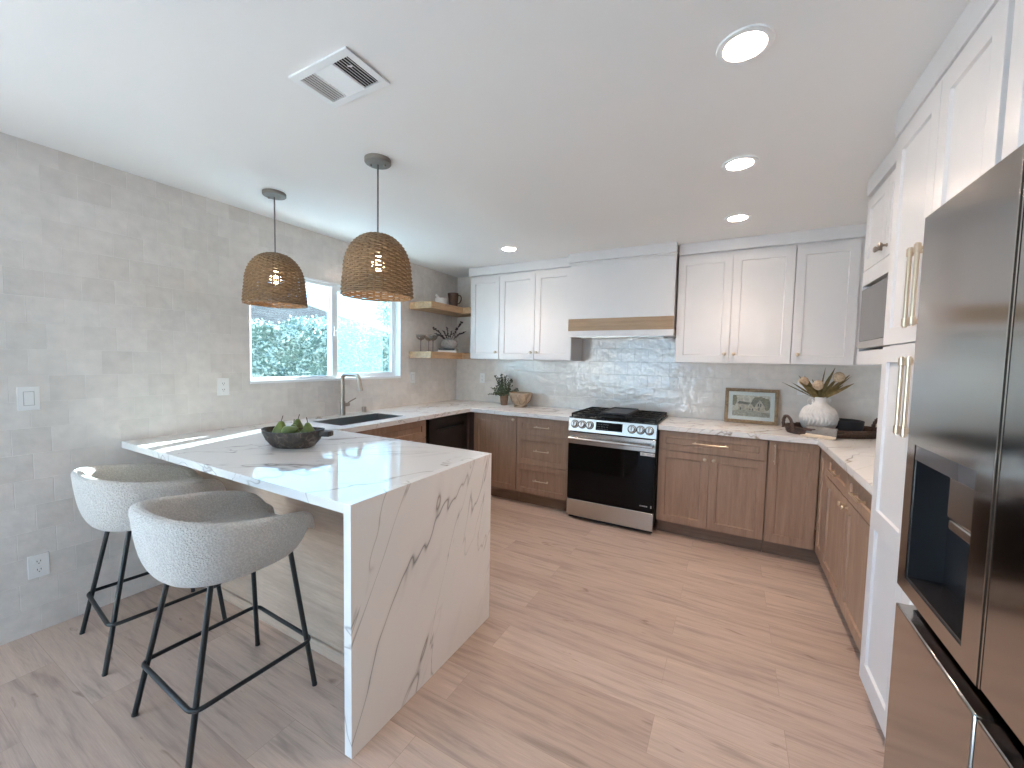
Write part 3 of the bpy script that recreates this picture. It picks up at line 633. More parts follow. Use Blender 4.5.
for x in (RX0 + 0.058, RX0 + 0.126, RX0 + 0.194, RX1 - 0.198, RX1 - 0.128, RX1 - 0.058):
    k = build(G().lathe([(0.031, 0.0), (0.031, 0.004), (0.026, 0.006), (0.0245, 0.028), (0.021, 0.032), (0, 0.032)], onp(x, kz), nrm, 28), 'knob', STEEL, pn)
    c = onp(x, kz) + nrm * 0.0335; up_ = V((0, 0.2, 0.98)).normalized()
    build(G().obox(c + up_ * 0.0, (0.007, 0.012, 0.044), Matrix.Rotation(math.atan2(0.024, 0.115), 3, 'X') ), 'grip', STEEL, k, bevel=0.002)
    build(G().lathe([(0.036, 0.0), (0.036, 0.0008), (0, 0.0008)], onp(x, kz), nrm, 28), 'bezel', BLACK_METAL, k)
c0, c1 = RX0 + 0.250, RX0 + 0.478
g = G().prism([(0, 0), (c1 - c0, 0), (c1 - c0, 0.07), (0, 0.07)], onp(c0, 0.828), X, V((0, 0.024, 0.115)).normalized(), nrm * 0.002)
ds = build(g, 'display', BLACK_GLASS, pn, smooth=False)
g = G()
for i in range(7):
    for j in range(3): g.box(c0 + 0.018 + i * 0.014, c0 + 0.022 + i * 0.014, -0.70, -0.699, 0.838 + j * 0.02, 0.840 + j * 0.02)
for p in range(len(g.v)): g.v[p] = V((g.v[p].x, onp(0, g.v[p].z).y - 0.0022 + (0.0002 if abs(g.v[p].y + 0.699) < 1e-4 else -0.0002), g.v[p].z))
build(g, 'touch_marks', GREY_LINE, ds, smooth=False)
# oven door
od = build(G().box(RX0 + 0.004, RX1 - 0.004, -0.688, -0.648, 0.189, 0.790), 'oven_door', BLACK_GLASS, rg, bevel=0.003)
build(G().box(RX0 + 0.004, RX1 - 0.004, -0.6925, -0.6884, 0.688, 0.790), 'door_band', STEEL, od, bevel=0.001)
g = G().tube([(RX0 + 0.02, -0.742, 0.742), (RX1 - 0.02, -0.742, 0.742)], 0.0115, 14)
for x in (RX0 + 0.03, RX1 - 0.03): g.box(x - 0.012, x + 0.012, -0.748, -0.692, 0.731, 0.753)
build(g, 'door_handle', STEEL, od, bevel=0.002)
st = build(G().box(RX1 - 0.122, RX1 - 0.008, -0.6888, -0.6882, 0.655, 0.681), 'sticker', WHITE_PLATE, od, smooth=False, label='small white paper sticker')
g = G()
for a, b, z in ((0.112, 0.09, 0.673), (0.112, 0.082, 0.668), (0.112, 0.094, 0.662), (0.07, 0.035, 0.672), (0.07, 0.03, 0.666)): g.box(RX1 - a, RX1 - b, -0.6892, -0.6889, z - 0.0015, z + 0.0015)
g.box(RX1 - 0.025, RX1 - 0.016, -0.6892, -0.6889, 0.664, 0.674)
build(g, 'sticker_print', GREY_LINE, st, smooth=False)
g = G()
xs = RX1 - 0.112
for wd in (0.007, 0.003, 0.008, 0.006, 0.006, 0.003, 0.006): g.box(xs, xs + wd, -0.6886, -0.6882, 0.230, 0.240); xs += wd + 0.0035
build(G().box(RX1 - 0.026, RX1 - 0.018, -0.6886, -0.6882, 0.225, 0.246), 'door_badge', GREY_LINE, od, smooth=False)
build(g, 'door_mark', GREY_LINE, od, smooth=False, label='small grey printed mark on the glass')
dr_ = build(G().box(RX0 + 0.004, RX1 - 0.004, -0.690, -0.650, 0.034, 0.183), 'warming_drawer', STEEL, rg, bevel=0.003)
# cooktop
ct = build(G().box(RX0 - 0.0, RX1 + 0.0, -0.672, -0.016, 0.9145, 0.925), 'cooktop', BLACK_ENAMEL, rg, bevel=0.003)
g = G()
for x, y, r in ((RX0 + 0.14, -0.50, 0.042), (RX0 + 0.14, -0.20, 0.034), (RX1 - 0.14, -0.50, 0.05), (RX1 - 0.14, -0.20, 0.034), ((RX0 + RX1) / 2, -0.35, 0.04)):
    b = build(G().lathe([(r * 1.3, 0), (r * 1.25, 0.006), (r, 0.008), (r, 0.016), (r * 0.92, 0.019), (0, 0.019)], (x, y, 0.925), Z, 24), 'burner', BLACK_IRON, rg)
def grate(x0, x1):
    g = G(); z0, z1 = 0.940, 0.956; y0, y1 = -0.645, -0.05; b = 0.012
    g.box(x0, x0 + b, y0, y1, z0, z1).box(x1 - b, x1, y0, y1, z0, z1)
    n = 5
    for i in range(n):
        y = y0 + (y1 - y0 - b) * i / (n - 1); g.box(x0 + b, x1 - b, y, y + b, z0, z1)
    xm = (x0 + x1) / 2; g.box(xm - b / 2, xm + b / 2, y0 + b, y1 - b, z0 + 0.002, z1 + 0.002)
    for x in (x0, x1 - b):
        for y in (y0, (y0 + y1) / 2, y1 - b): g.box(x, x + b, y, y + b, 0.9252, z0)
    return build(g, 'grate', BLACK_IRON, rg, bevel=0.0025)
w3 = (RX1 - RX0 - 0.02) / 3
for i in range(3): grate(RX0 + 0.01 + w3 * i + 0.002, RX0 + 0.01 + w3 * (i + 1) - 0.002)
xa, xb = RX0 + 0.01 + w3 + 0.004, RX0 + 0.01 + 2 * w3 - 0.004
g = G().box(xa, xb, -0.575, -0.13, 0.958, 0.966)
g.box(xa, xa + 0.008, -0.575, -0.13, 0.966, 0.978).box(xb - 0.008, xb, -0.575, -0.13, 0.966, 0.978).box(xa + 0.008, xb - 0.008, -0.138, -0.13, 0.966, 0.978).box(xa + 0.008, xb - 0.008, -0.575, -0.567, 0.966, 0.974)
build(g, 'griddle', GRIDDLE, rg, bevel=0.002)

# ------------------------------------------------------------------ wall cabinets, hood
YU, ZU, ZDT, ZUT = -0.3395, 1.4263, 2.3116, 2.335
def upper(x0, x1, doors, label, ex1=None):
    c = thing('wall_cabinet', ((x0 + x1) / 2, -0.16, ZU), label, 'cabinet')
    body(c, 'carcass', x0, ex1 or x1, YU + 0.022, -0.003, ZU, ZUT, WHITE_CAB)
    for xa, xb, kx in doors:
        dd = build(G().shaker((xa, YU, ZU + 0.004), X, -Y, xb - xa, ZDT - ZU - 0.006, fr=0.06), 'door', WHITE_CAB, c, bevel=0.0012); knob(dd, (kx, YU, ZU + 0.075), -Y)
    return c
upper(0.4385, 0.8085, [(0.4395, 0.807, 0.775)], 'white single-door wall cabinet beside the floating corner shelves')
upper(0.8105, 1.632, [(0.812, 1.2285, 1.198), (1.2315, 1.631, 1.262)], 'white double-door wall cabinet left of the range hood')
upper(2.5845, 3.4095, [(2.5855, 2.9915, 2.960), (2.9945, 3.4085, 3.026)], 'white double-door wall cabinet right of the range hood')
upper(3.4115, 3.830, [(3.4130, 3.790, 3.450)], 'white single-door wall cabinet above the ribbed vase', ex1=XR - 0.004)
def crown(n, boxes, label):
    g = G()
    for b in boxes: g.box(*b)
    o = build(g, 'trim_%d' % n, WHITE_CAB, smooth=True, bevel=0.0015); tag(o, label, 'trim', kind='structure')
crown(1, [(0.420, 1.618, YU - 0.018, -0.002, ZUT + 0.001, H - 0.001)], 'white crown board over the left wall cabinets')
crown(2, [(2.586, XR - 0.002, YU - 0.018, -0.002, ZUT + 0.001, H - 0.001)], 'white crown board over the right wall cabinets')
hx0, hx1, YH = 1.6335, 2.568, -0.405
hd = thing('range_hood', (2.10, -0.2, 1.653), 'white box range hood with a wood band above the gas range', 'range hood')
body(hd, 'body', hx0, hx1, YH, -0.003, 1.72, 2.338, WHITE_CAB)
build(G().box(hx0 - 0.006, hx1 + 0.006, -0.4192, -0.003, 1.653, 1.7067), 'bottom_rail', WHITE_CAB, hd, bevel=0.0015)
build(G().box(hx0 - 0.0058, hx1 + 0.0058, -0.4185, YH - 0.0005, 1.7069, 1.8190), 'wood_band', OAK_BAND, hd, smooth=False, label='natural oak band')
build(G().box(hx0 - 0.006, hx1 + 0.006, -0.4192, YH - 0.0005, 1.8192, 1.833), 'top_rail', WHITE_CAB, hd, bevel=0.0015)
build(G().box(hx0 - 0.008, hx1 + 0.008, -0.4575, -0.003, 2.343, H - 0.001).box(hx0 - 0.002, hx1 + 0.002, -0.417, -0.003, 2.325, 2.343), 'crown', WHITE_CAB, hd, bevel=0.0015)
g = G().box(hx0 + 0.08, hx1 - 0.08, -0.38, -0.04, 1.6485, 1.6528)
build(g, 'liner', STEEL, hd, smooth=False)

# ------------------------------------------------------------------ tall right side
MX, MY0, MY1 = 3.627, -1.190, -1.899
mc = thing('microwave_cabinet', (3.92, -1.55, 1.43), 'white wall cabinet holding the microwave beside the pantry', 'cabinet')
g = G().box(MX + 0.022, XR - 0.004, MY1, MY0, 1.93, 2.335)
g.box(MX, XR - 0.004, MY0 - 0.012, MY0, 1.43, 1.93).box(MX, XR - 0.004, MY1, MY1 + 0.012, 1.43, 1.93).box(MX, XR - 0.004, MY1 + 0.012, MY0 - 0.012, 1.43, 1.50).box(MX, XR - 0.004, MY1 + 0.012, MY0 - 0.012, 1.852, 1.93).box(XR - 0.02, XR - 0.004, MY1 + 0.012, MY0 - 0.012, 1.50, 1.852)
build(g, 'carcass', WHITE_CAB, mc, smooth=False)
for ya, yb, ky in ((MY0 - 0.002, -1.523, -1.488), (-1.527, MY1 + 0.002, -1.562)):
    dd = build(G().shaker((MX, ya, 1.934), -Y, -X, ya - yb, 0.378, fr=0.055), 'door', WHITE_CAB, mc, bevel=0.0012); knob(dd, (MX, ky, 1.985), -X, NICKEL)
mw = thing('microwave', (3.92, -1.55, 1.50), 'grey-fronted microwave in the white cabinet niche', 'microwave')
body(mw, 'case', MX + 0.03, XR - 0.06, -1.880, -1.210, 1.513, 1.828, BLACK_METAL)
build(G().box(MX - 0.004, MX + 0.0295, -1.884, -1.2055, 1.553, 1.830), 'door', MW_GLASS, mw, bevel=0.003)
build(G().box(MX - 0.004, MX + 0.0295, -1.884, -1.2055, 1.514, 1.5525), 'trim_strip', STEEL, mw, bevel=0.002)
for y in (-1.82, -1.27):
    for x in (MX + 0.08, XR - 0.1): build(G().cyl((x, y, 1.5005), (x, y, 1.513), 0.012), 'foot', BLACK_METAL, mw)

PXF, PYA, PYB = 3.553, -1.901, -2.630
pc = thing('pantry_cabinet', (3.88, -2.27, 0), 'tall white four-door pantry between worktop and refrigerator', 'cabinet')
body(pc, 'carcass', PXF + 0.022, XR - 0.004, PYB, PYA, 0.10, 2.335, WHITE_CAB); body(pc, 'toe_kick', PXF + 0.06, XR - 0.01, PYB, PYA, 0, 0.10, WHITE_CAB)
PG = -2.282
for ya, yb, hy in ((PYA - 0.002, PG + 0.0015, PG + 0.030), (PG - 0.0015, PYB + 0.002, PG - 0.032)):
    dd = build(G().shaker((PXF, ya, 1.5045), -Y, -X, ya - yb, 0.807, fr=0.062), 'door', WHITE_CAB, pc, bevel=0.0012); pull(dd, (PXF, hy, 1.68), Z, -X, 0.265, 0.0065, 0.036, collar=True)
    dd = build(G().shaker((PXF, ya, 0.105), -Y, -X, ya - yb, 1.393, fr=0.062, panels=[(0.085, 0.655), (0.735, 1.331)]), 'door', WHITE_CAB, pc, bevel=0.0012); pull(dd, (PXF, hy, 1.32), Z, -X, 0.265, 0.0065, 0.036, collar=True)
oc = thing('wall_cabinet', (3.88, -3.1, 1.83), 'white cabinet bridging above the refrigerator', 'cabinet')
g = G().box(PXF + 0.022, XR - 0.004, -3.50, -2.654, 1.84, 2.335).box(PXF + 0.045, XR - 0.004, -2.653, PYB - 0.001, 1.84, 2.335)
build(g, 'carcass', WHITE_CAB, oc, smooth=False)
for ya, yb in ((-2.655, -3.083), (-3.087, -3.498)):
    build(G().shaker((PXF, ya, 1.844), -Y, -X, ya - yb, 0.467, fr=0.062), 'door', WHITE_CAB, oc, bevel=0.0012)
crown(3, [(MX - 0.006, XR - 0.002, MY1, MY0 + 0.006, ZUT + 0.001, H - 0.001)], 'white crown board over the microwave cabinet')
crown(4, [(PXF - 0.007, XR - 0.002, -3.52, PYA + 0.006, 2.3365, H - 0.001), (PXF - 0.007, PXF + 0.02, -3.52, PYA + 0.006, 2.322, 2.3364), (PXF + 0.001, PXF + 0.0215, -3.51, PYA - 0.001, 2.3125, 2.3219)], 'white crown board over the pantry')

# refrigerator
RF, FYA, FYB, FYG = 3.4159, -2.7009, -3.470, -3.085
rf = thing('refrigerator', (3.82, -3.09, 0), 'dark stainless steel french-door refrigerator with dispenser', 'refrigerator')
body(rf, 'case', RF + 0.075, XR - 0.03, FYB + 0.006, FYA - 0.006, 0.035, 1.765, FRIDGE_DARK)
build(G().box(RF + 0.09, XR - 0.05, FYB + 0.02, FYA - 0.02, 0, 0.035), 'plinth', BLACK_METAL, rf, smooth=False)
ZSP0, ZSP1 = 0.812, 0.862
DY0, DY1, DZ0, DZ1 = -2.745, -3.022, 0.897, 1.229
# left door with dispenser opening
g = G(); xa, xb = RF, RF + 0.07; ya, yb = FYA, FYG + 0.004
g.box(xa, xb, DY0, ya, ZSP1, 1.780).box(xa, xb, yb, DY1, ZSP1, 1.780).box(xa, xb, DY1, DY0, DZ1, 1.780).box(xa, xb, DY1, DY0, ZSP1, DZ0)
dl = build(g, 'door', FRIDGE, rf, smooth=False)
g = G().box(RF + 0.066, RF + 0.0695, DY1, DY0, DZ0, DZ1).box(RF + 0.004, RF + 0.066, DY0 - 0.004, DY0, DZ0, DZ1).box(RF + 0.004, RF + 0.066, DY1, DY1 + 0.004, DZ0, DZ1).box(RF + 0.003, RF + 0.066, DY1 + 0.004, DY0 - 0.004, DZ0, DZ0 + 0.006)
dp = build(g, 'dispenser', FRIDGE_DARK, dl, smooth=False)
build(G().box(RF + 0.001, RF + 0.066, DY1 + 0.004, DY0 - 0.004, DZ1 - 0.036, DZ1), 'dispenser_panel', MW_GLASS, dl, bevel=0.001)
build(G().box(RF + 0.014, RF + 0.064, DY1 + 0.006, -2.885, 1.10, DZ1 - 0.037), 'nozzle', STEEL, dl, bevel=0.006, label='chrome dispenser nozzle block')
build(G().box(RF + 0.016, RF + 0.062, DY1 + 0.008, -2.89, 1.077, 1.099), 'nozzle_tip', STEEL, dl, bevel=0.004)
build(G().box(RF + 0.0005, RF + 0.006, DY1 - 0.006, DY0 + 0.004, DZ0 - 0.006, DZ0).box(RF + 0.0005, RF + 0.006, DY0, DY0 + 0.005, DZ0, DZ1), 'dispenser_edge', STEEL, dl, smooth=False) if False else None
g = G().box(xa, xb, FYB, FYG - 0.004, ZSP1, 1.780)
build(g, 'door', FRIDGE, rf, bevel=0.006)
# brighter steel strips standing in for the bevel highlight along the door gap
for y in (FYG + 0.0035, FYG - 0.0035 - 0.0):
    s = 1 if y > FYG else -1
    build(G().prism([(0, 0), (0.004, 0), (0.0, 0.008)], (RF - 0.0006, y, ZSP1 + 0.003), Y * s * 1.0, X, Z * (1.775 - ZSP1)), 'edge_highlight', STEEL, rf, smooth=False)
for ya, yb in ((FYA, FYG + 0.004), (FYG - 0.004, FYB)):
    build(G().prism([(RF, 0.05), (RF + 0.07, 0.05), (RF + 0.07, ZSP0 + 0.012), (RF + 0.045, ZSP0 + 0.004), (RF + 0.02, ZSP0), (RF, ZSP0)], (0, yb, 0), X, Z, Y * (ya - yb)), 'drawer', FRIDGE, rf, bevel=0.004)
build(G().box(RF + 0.03, RF + 0.07, FYB + 0.004, FYA - 0.004, ZSP0 + 0.013, ZSP1 - 0.001), 'handle_recess', FRIDGE_DARK, rf, smooth=False)

# ------------------------------------------------------------------ floating corner shelves and what stands on them
def corner_shelf(zt, zb, label):
    g = G()
    P = [(0.001, -0.849), (0.305, -0.849), (0.305, -0.305), (0.4365, -0.305), (0.4365, -0.001), (0.001, -0.001)]
    g.prism(P, (0, 0, zb), X, Y, Z * (zt - zb))
    o = build(g, 'corner_shelf', SHELF_WOOD, origin=(0.15, -0.4, zb), bevel=0.003); tag(o, label, 'shelf', 'floating corner shelves'); return o
S1, S2 = 2.008, 1.492
corner_shelf(S1, S1 - 0.07, 'upper floating wood corner shelf with pitcher and mortar')
corner_shelf(S2, S2 - 0.07, 'lower floating wood corner shelf with glasses and round vase')
mp = thing('mortar', (0.088, -0.42, S1), 'white marble mortar with pestle on the upper corner shelf', 'mortar')
build(G().lathe([(0.054, 0), (0.064, 0.006), (0.068, 0.095), (0.063, 0.098), (0.05, 0.09), (0.042, 0.03), (0, 0.02)], (0.088, -0.42, S1), Z, 28), 'bowl', MARBLE_W, mp)
build(G().tube([(0.10, -0.40, S1 + 0.045), (0.06, -0.427, S1 + 0.10), (0.03, -0.447, S1 + 0.138)], lambda t: 0.011 + 0.005 * abs(t - 0.45), 12), 'pestle', MARBLE_W, mp)
pt = thing('pitcher', (0.178, -0.315, S1), 'dark brown ceramic pitcher on the upper corner shelf', 'pitcher')
build(G().lathe([(0.044, 0), (0.050, 0.004), (0.051, 0.05), (0.055, 0.1), (0.058, 0.155), (0.057, 0.165), (0.05, 0.15), (0.045, 0.06), (0.04, 0.01), (0, 0.008)], (0.178, -0.315, S1), Z, 28, rf=lambda t, h: 1 + (0.16 * max(0, math.cos(t - 3.6)) ** 8 if h > 0.14 else 0)), 'jug', PIT_BROWN, pt)
hd_ = V((0.877, 0.48, 0)); c = V((0.178, -0.315, S1))
build(G().tube([c + hd_ * 0.048 + Z * 0.142, c + hd_ * 0.075 + Z * 0.143, c + hd_ * 0.09 + Z * 0.12, c + hd_ * 0.088 + Z * 0.085, c + hd_ * 0.07 + Z * 0.055, c + hd_ * 0.046 + Z * 0.043], 0.0065, 10), 'handle', PIT_BROWN, pt)
def coupe(x, y, label):
    c = thing('coupe_glass', (x, y, S2), label, 'glass', 'smoked coupe glasses on the lower shelf')
    build(G().lathe([(0.0, 0), (0.034, 0.001), (0.034, 0.003), (0.006, 0.007), (0.0038, 0.015), (0.0034, 0.10), (0.006, 0.118), (0.0, 0.120)], (x, y, S2), Z, 20), 'stem', SMOKE_DARK, c)
    build(G().lathe([(0.006, 0.118), (0.03, 0.128), (0.045, 0.145), (0.050, 0.165), (0.050, 0.178), (0.0485, 0.178), (0.0485, 0.165), (0.0435, 0.147), (0.029, 0.131), (0.004, 0.122)], (x, y, S2), Z, 28), 'bowl', SMOKE_GLASS, c)
    return c
coupe(0.12, -0.795, 'smoked coupe glass nearest the window on the lower shelf')
coupe(0.105, -0.650, 'smoked coupe glass in the middle, nearer the tile wall')
coupe(0.205, -0.700, 'smoked coupe glass nearest the stacked books')
B1 = thing('book', (0.185, -0.40, S2), 'cream book lying at the bottom under the round vase', 'book', 'books on the lower shelf')
def book(b, c, wd, dp, z0, h, mat, ang):
    M = Matrix.Rotation(ang, 3, 'Z'); c = V(c)
    build(G().obox(c + Z * (z0 + 0.0015), (wd, dp, 0.003), M).obox(c + Z * (z0 + h - 0.0015), (wd, dp, 0.003), M).obox(c + M @ V((0, -dp / 2 + 0.0015, 0)) + Z * (z0 + h / 2), (wd, 0.003, h - 0.006), M), 'cover', mat, b, smooth=False)
    build(G().obox(c + M @ V((0, 0.002, 0)) + Z * (z0 + h / 2), (wd - 0.008, dp - 0.008, h - 0.0062), M), 'pages', PAPER, b, smooth=False)
book(B1, (0.185, -0.40, 0), 0.20, 0.26, S2, 0.022, BOOK_W, 0.5)
B2 = thing('book', (0.185, -0.40, S2 + 0.022), 'black book lying on top directly under the round vase', 'book', 'books on the lower shelf')
book(B2, (0.185, -0.40, 0), 0.18, 0.24, S2 + 0.0222, 0.02, BOOK_K, 0.46)
zv = S2 + 0.0424; vx, vy = 0.190, -0.400
vz = thing('round_vase', (vx, vy, zv), 'round grey stoneware vase on the books on the lower shelf', 'vase')
build(G().lathe([(0.045, 0), (0.06, 0.004), (0.090, 0.03), (0.098, 0.06), (0.088, 0.092), (0.05, 0.108), (0.03, 0.112), (0.028, 0.118), (0.024, 0.112), (0.04, 0.1), (0.07, 0.06), (0.04, 0.01), (0, 0.008)], (vx, vy, zv), Z, 32), 'vessel', STONE, vz)
rr = random.Random(5)
bs = thing('branches', (vx, vy, zv + 0.1), 'dark seeded branches standing in the round stoneware vase', 'branches')
g = G(); g2 = G()
rvec = V((0.877, 0.48, 0))
for a, l in ((-0.85, 0.21), (-1.0, 0.15), (-0.15, 0.14), (0.55, 0.24), (0.95, 0.19), (0.2, 0.1), (-0.5, 0.12)):
    d_ = (rvec * math.sin(a) + Z * math.cos(a) + V((-0.48, 0.877, 0)) * rr.uniform(-0.15, 0.15)).normalized(); p0 = V((vx, vy, zv + 0.06))
    L = l + 0.05; pp = [p0 + d_ * (L * t) + Z * (0.02 * math.sin(t * 3)) for t in (0, 0.3, 0.6, 1.0)]
    g.tube(pp, 0.0034, 6)
    for k in range(int(l / 0.016)):
        t = 0.35 + 0.65 * k / (l / 0.016); p = p0 + d_ * (L * t) + Z * (0.02 * math.sin(t * 3)) + V((rr.gauss(0, 0.005), rr.gauss(0, 0.005), rr.gauss(0, 0.005)))
        g2.lathe([(0, -0.011), (0.0095, -0.004), (0.010, 0.003), (0, 0.011)], p, d_, 7)
build(g, 'twigs', BRANCH, bs); build(g2, 'seed_pods', BRANCH, bs)

# ------------------------------------------------------------------ worktop objects, back left
px, py = 0.785, -0.16
pp_ = thing('potted_plant', (px, py, ZC), 'small bushy grey-green herb plant in a brown clay pot', 'plant')
build(G().lathe([(0.036, 0), (0.039, 0.004), (0.048, 0.105), (0.05, 0.107), (0.05, 0.122), (0.046, 0.122), (0.044, 0.10), (0, 0.098)], (px, py, ZC), Z, 28), 'pot', TERRA, pp_)
rr = random.Random(11); gs = G(); gl = G()
for i in range(64):
    a = rr.uniform(0, 2 * PI); tilt = rr.uniform(0.05, 1.25); L = rr.uniform(0.13, 0.24) * (1.1 if tilt < 0.5 else 0.8)
    d_ = V((math.sin(tilt) * math.cos(a), math.sin(tilt) * math.sin(a), math.cos(tilt)))
    p0 = V((px + 0.025 * math.cos(a), py + 0.025 * math.sin(a), ZC + 0.10)); pts = [p0 + d_ * (L * t) - Z * (0.03 * tilt * t * t) for t in (0, 0.35, 0.7, 1)]
    gs.tube(pts, 0.0012, 5)
    n = int(L / 0.014)
    for k in range(n):
        t = 0.25 + 0.75 * k / n; p = p0 + d_ * (L * t) - Z * (0.03 * tilt * t * t)
        for s in (-1, 1):
            ld = (V((rr.gauss(0, 1), rr.gauss(0, 1), rr.gauss(0, 0.6))).normalized() + d_ * 0.5).normalized(); sd_ = ld.cross(V((rr.gauss(0, 1), rr.gauss(0, 1), rr.gauss(0, 1)))).normalized()
            l = rr.uniform(0.014, 0.024); gl.add([p, p + ld * l * 0.5 + sd_ * l * 0.3, p + ld * l, p + ld * l * 0.5 - sd_ * l * 0.3], [(0, 1, 2, 3)])
build(gs, 'stems', STEM, pp_); build(gl, 'foliage', LEAF, pp_, smooth=False)
bx, by = 1.02, -0.21
cb_ = thing('carved_bowl', (bx, by, ZC), 'carved pale wood bowl beside the potted plant', 'bowl')
build(G().lathe([(0.070, 0), (0.072, 0.012), (0.060, 0.026), (0.078, 0.034), (0.108, 0.07), (0.124, 0.12), (0.128, 0.155), (0.118, 0.155), (0.112, 0.12), (0.09, 0.07), (0.05, 0.045), (0, 0.04)], (bx, by, ZC), Z, 40), 'vessel', CARVED, cb_)
g = G(); N = 8
def rb(h):
    P = [(0.034, 0.078), (0.07, 0.108), (0.12, 0.124), (0.155, 0.128)]
    for (h0, r0), (h1, r1) in zip(P, P[1:]):
        if h <= h1: return r0 + (r1 - r0) * (h - h0) / (h1 - h0)
    return 0.128
for k in range(N):
    for s in (-1, 1):
        for o_ in (0, 0.09):
            pts = []
            for i in range(9):
                h = 0.042 + 0.1 * i / 8; a = 2 * PI * (k + 0.5 * (i / 8 if s > 0 else 1 - i / 8)) / N + o_; r = rb(h) + 0.0006; pts.append((bx + r * math.cos(a), by + r * math.sin(a), ZC + h))
            g.tube(pts, 0.0013, 5)
build(g, 'carved_lines', CARVE_LINE, cb_)

# pears in the rustic bowl on the peninsula
ang = 0.45; ux, uy = V((math.cos(ang), math.sin(ang), 0)), V((-math.sin(ang), math.cos(ang), 0))
C0 = V((0.905, -2.712, ZC))
rb_ = thing('rustic_bowl', C0, 'dark rustic long wooden bowl of pears on the peninsula', 'bowl')
def boat(prof, seg=40):
    g = G(); vs = []; fs = []
    for (a, b, h) in prof:
        for k in range(seg):
            t = 2 * PI * k / seg; c, s = math.cos(t), math.sin(t); e = 0.85
            q = C0 + ux * (a * math.copysign(abs(c) ** e, c)) + uy * (b * math.copysign(abs(s) ** 1.0, s)) + Z * (h + (0.010 * (abs(c) ** 4) if h > 0.07 else 0)); vs.append(q)
    n = len(prof)
    for i in range(n - 1):
        for k in range(seg): k2 = (k + 1) % seg; fs.append((i * seg + k, i * seg + k2, (i + 1) * seg + k2, (i + 1) * seg + k))
    fs.append(tuple(range(seg - 1, -1, -1))); fs.append(tuple((n - 1) * seg + k for k in range(seg)))
    return g.add(vs, fs)
build(boat([(0.098, 0.060, 0), (0.115, 0.072, 0.008), (0.146, 0.094, 0.044), (0.166, 0.108, 0.084), (0.168, 0.110, 0.094), (0.161, 0.103, 0.095), (0.154, 0.096, 0.082), (0.13, 0.078, 0.040), (0.09, 0.05, 0.022)]), 'vessel', RUSTIC, rb_)
g = G(); hc = C0 + ux * 0.190 + Z * 0.080
g.prism([(-0.03, -0.030), (0.022, -0.026), (0.030, -0.012), (0.030, 0.014), (0.02, 0.026), (-0.03, 0.030)], hc - Z * 0.015, ux, uy, Z * 0.03)
build(g, 'handle', RUSTIC, rb_, bevel=0.006, seg=3)
pear_prof = [(0, 0.0), (0.014, 0.001), (0.026, 0.008), (0.0335, 0.022), (0.034, 0.035), (0.029, 0.05), (0.02, 0.064), (0.015, 0.075), (0.011, 0.083), (0.005, 0.087), (0, 0.0875)]
def pear(off, tilt, az, label, s=1.0):
    p = thing('pear', (0, 0, 0), label, 'pear', 'green pears in the rustic bowl')
    build(G().lathe([(r * s, h * s) for r, h in pear_prof], (0, 0, 0), Z, 24), 'fruit', PEAR, p)
    build(G().tube([(0, 0, 0.083 * s), (0.002, 0, 0.095 * s), (0.006, 0.001, 0.112 * s)], 0.0019, 7), 'stalk', STEM, p)
    p.location = C0 + ux * off[0] + uy * off[1] + Z * off[2]; p.rotation_euler = (Matrix.Rotation(az, 3, 'Z') @ Matrix.Rotation(tilt, 3, 'Y')).to_euler()
pear((-0.078, 0.0, 0.036), 0.10, 0.4, 'upright green pear at the left end of the rustic bowl', 1.22)
pear((-0.020, 0.064, 0.054), 0.08, 1.0, 'green pear at the back of the rustic bowl', 1.05)
pear((-0.028, -0.052, 0.082), 1.25, ang + 0.1, 'green pear lying at the front of the rustic bowl', 1.0)
pear((0.002, -0.006, 0.030), 0.06, 2.0, 'upright green pear in the middle of the rustic bowl', 1.10)
pear((0.084, 0.004, 0.036), 0.10, 3.0, 'upright green pear near the handle of the rustic bowl', 1.15)

# ------------------------------------------------------------------ worktop objects, right
pf = thing('picture_frame', (3.18, -0.09, ZC), 'gold framed cottage watercolour leaning on the tiled wall', 'picture')
tl = math.radians(11)
fo = V((2.982, -0.085, ZC + 0.0015)); fu = X.copy(); fv = V((0, math.sin(tl), math.cos(tl))); fn = V((0, -math.cos(tl), math.sin(tl)))
FW, FH, fb = 0.395, 0.298, 0.027
def fp(a, b, c): return fo + fu * a + fv * b + fn * c
def fbox(g, a0, a1, b0, b1, c0, c1):
    return g.add([fp(a0, b0, c0), fp(a1, b0, c0), fp(a1, b1, c0), fp(a0, b1, c0), fp(a0, b0, c1), fp(a1, b0, c1), fp(a1, b1, c1), fp(a0, b1, c1)], [(0, 3, 2, 1), (4, 5, 6, 7), (0, 1, 5, 4), (1, 2, 6, 5), (2, 3, 7, 6), (3, 0, 4, 7)])
g = G()
fbox(g, 0, FW, 0, fb, 0, 0.02); fbox(g, 0, FW, FH - fb, FH, 0, 0.02); fbox(g, 0, fb, fb, FH - fb, 0, 0.02); fbox(g, FW - fb, FW, fb, FH - fb, 0, 0.02)
fbox(g, fb * 0.45, FW - fb * 0.45, fb * 0.45, fb * 0.62, 0.02, 0.024); fbox(g, fb * 0.45, FW - fb * 0.45, FH - fb * 0.62, FH - fb * 0.45, 0.02, 0.024)
fbox(g, fb * 0.45, fb * 0.62, fb * 0.62, FH - fb * 0.62, 0.02, 0.024); fbox(g, FW - fb * 0.62, FW - fb * 0.45, fb * 0.62, FH - fb * 0.62, 0.02, 0.024)
build(g, 'frame', FRAME, pf, bevel=0.002)
build(fbox(G(), fb, FW - fb, fb, FH - fb, 0.004, 0.008), 'mat_board', MATBOARD, pf, smooth=False)
g = G(); order = ['sky', 'tree', 'roof', 'wall', 'ink', 'ground']
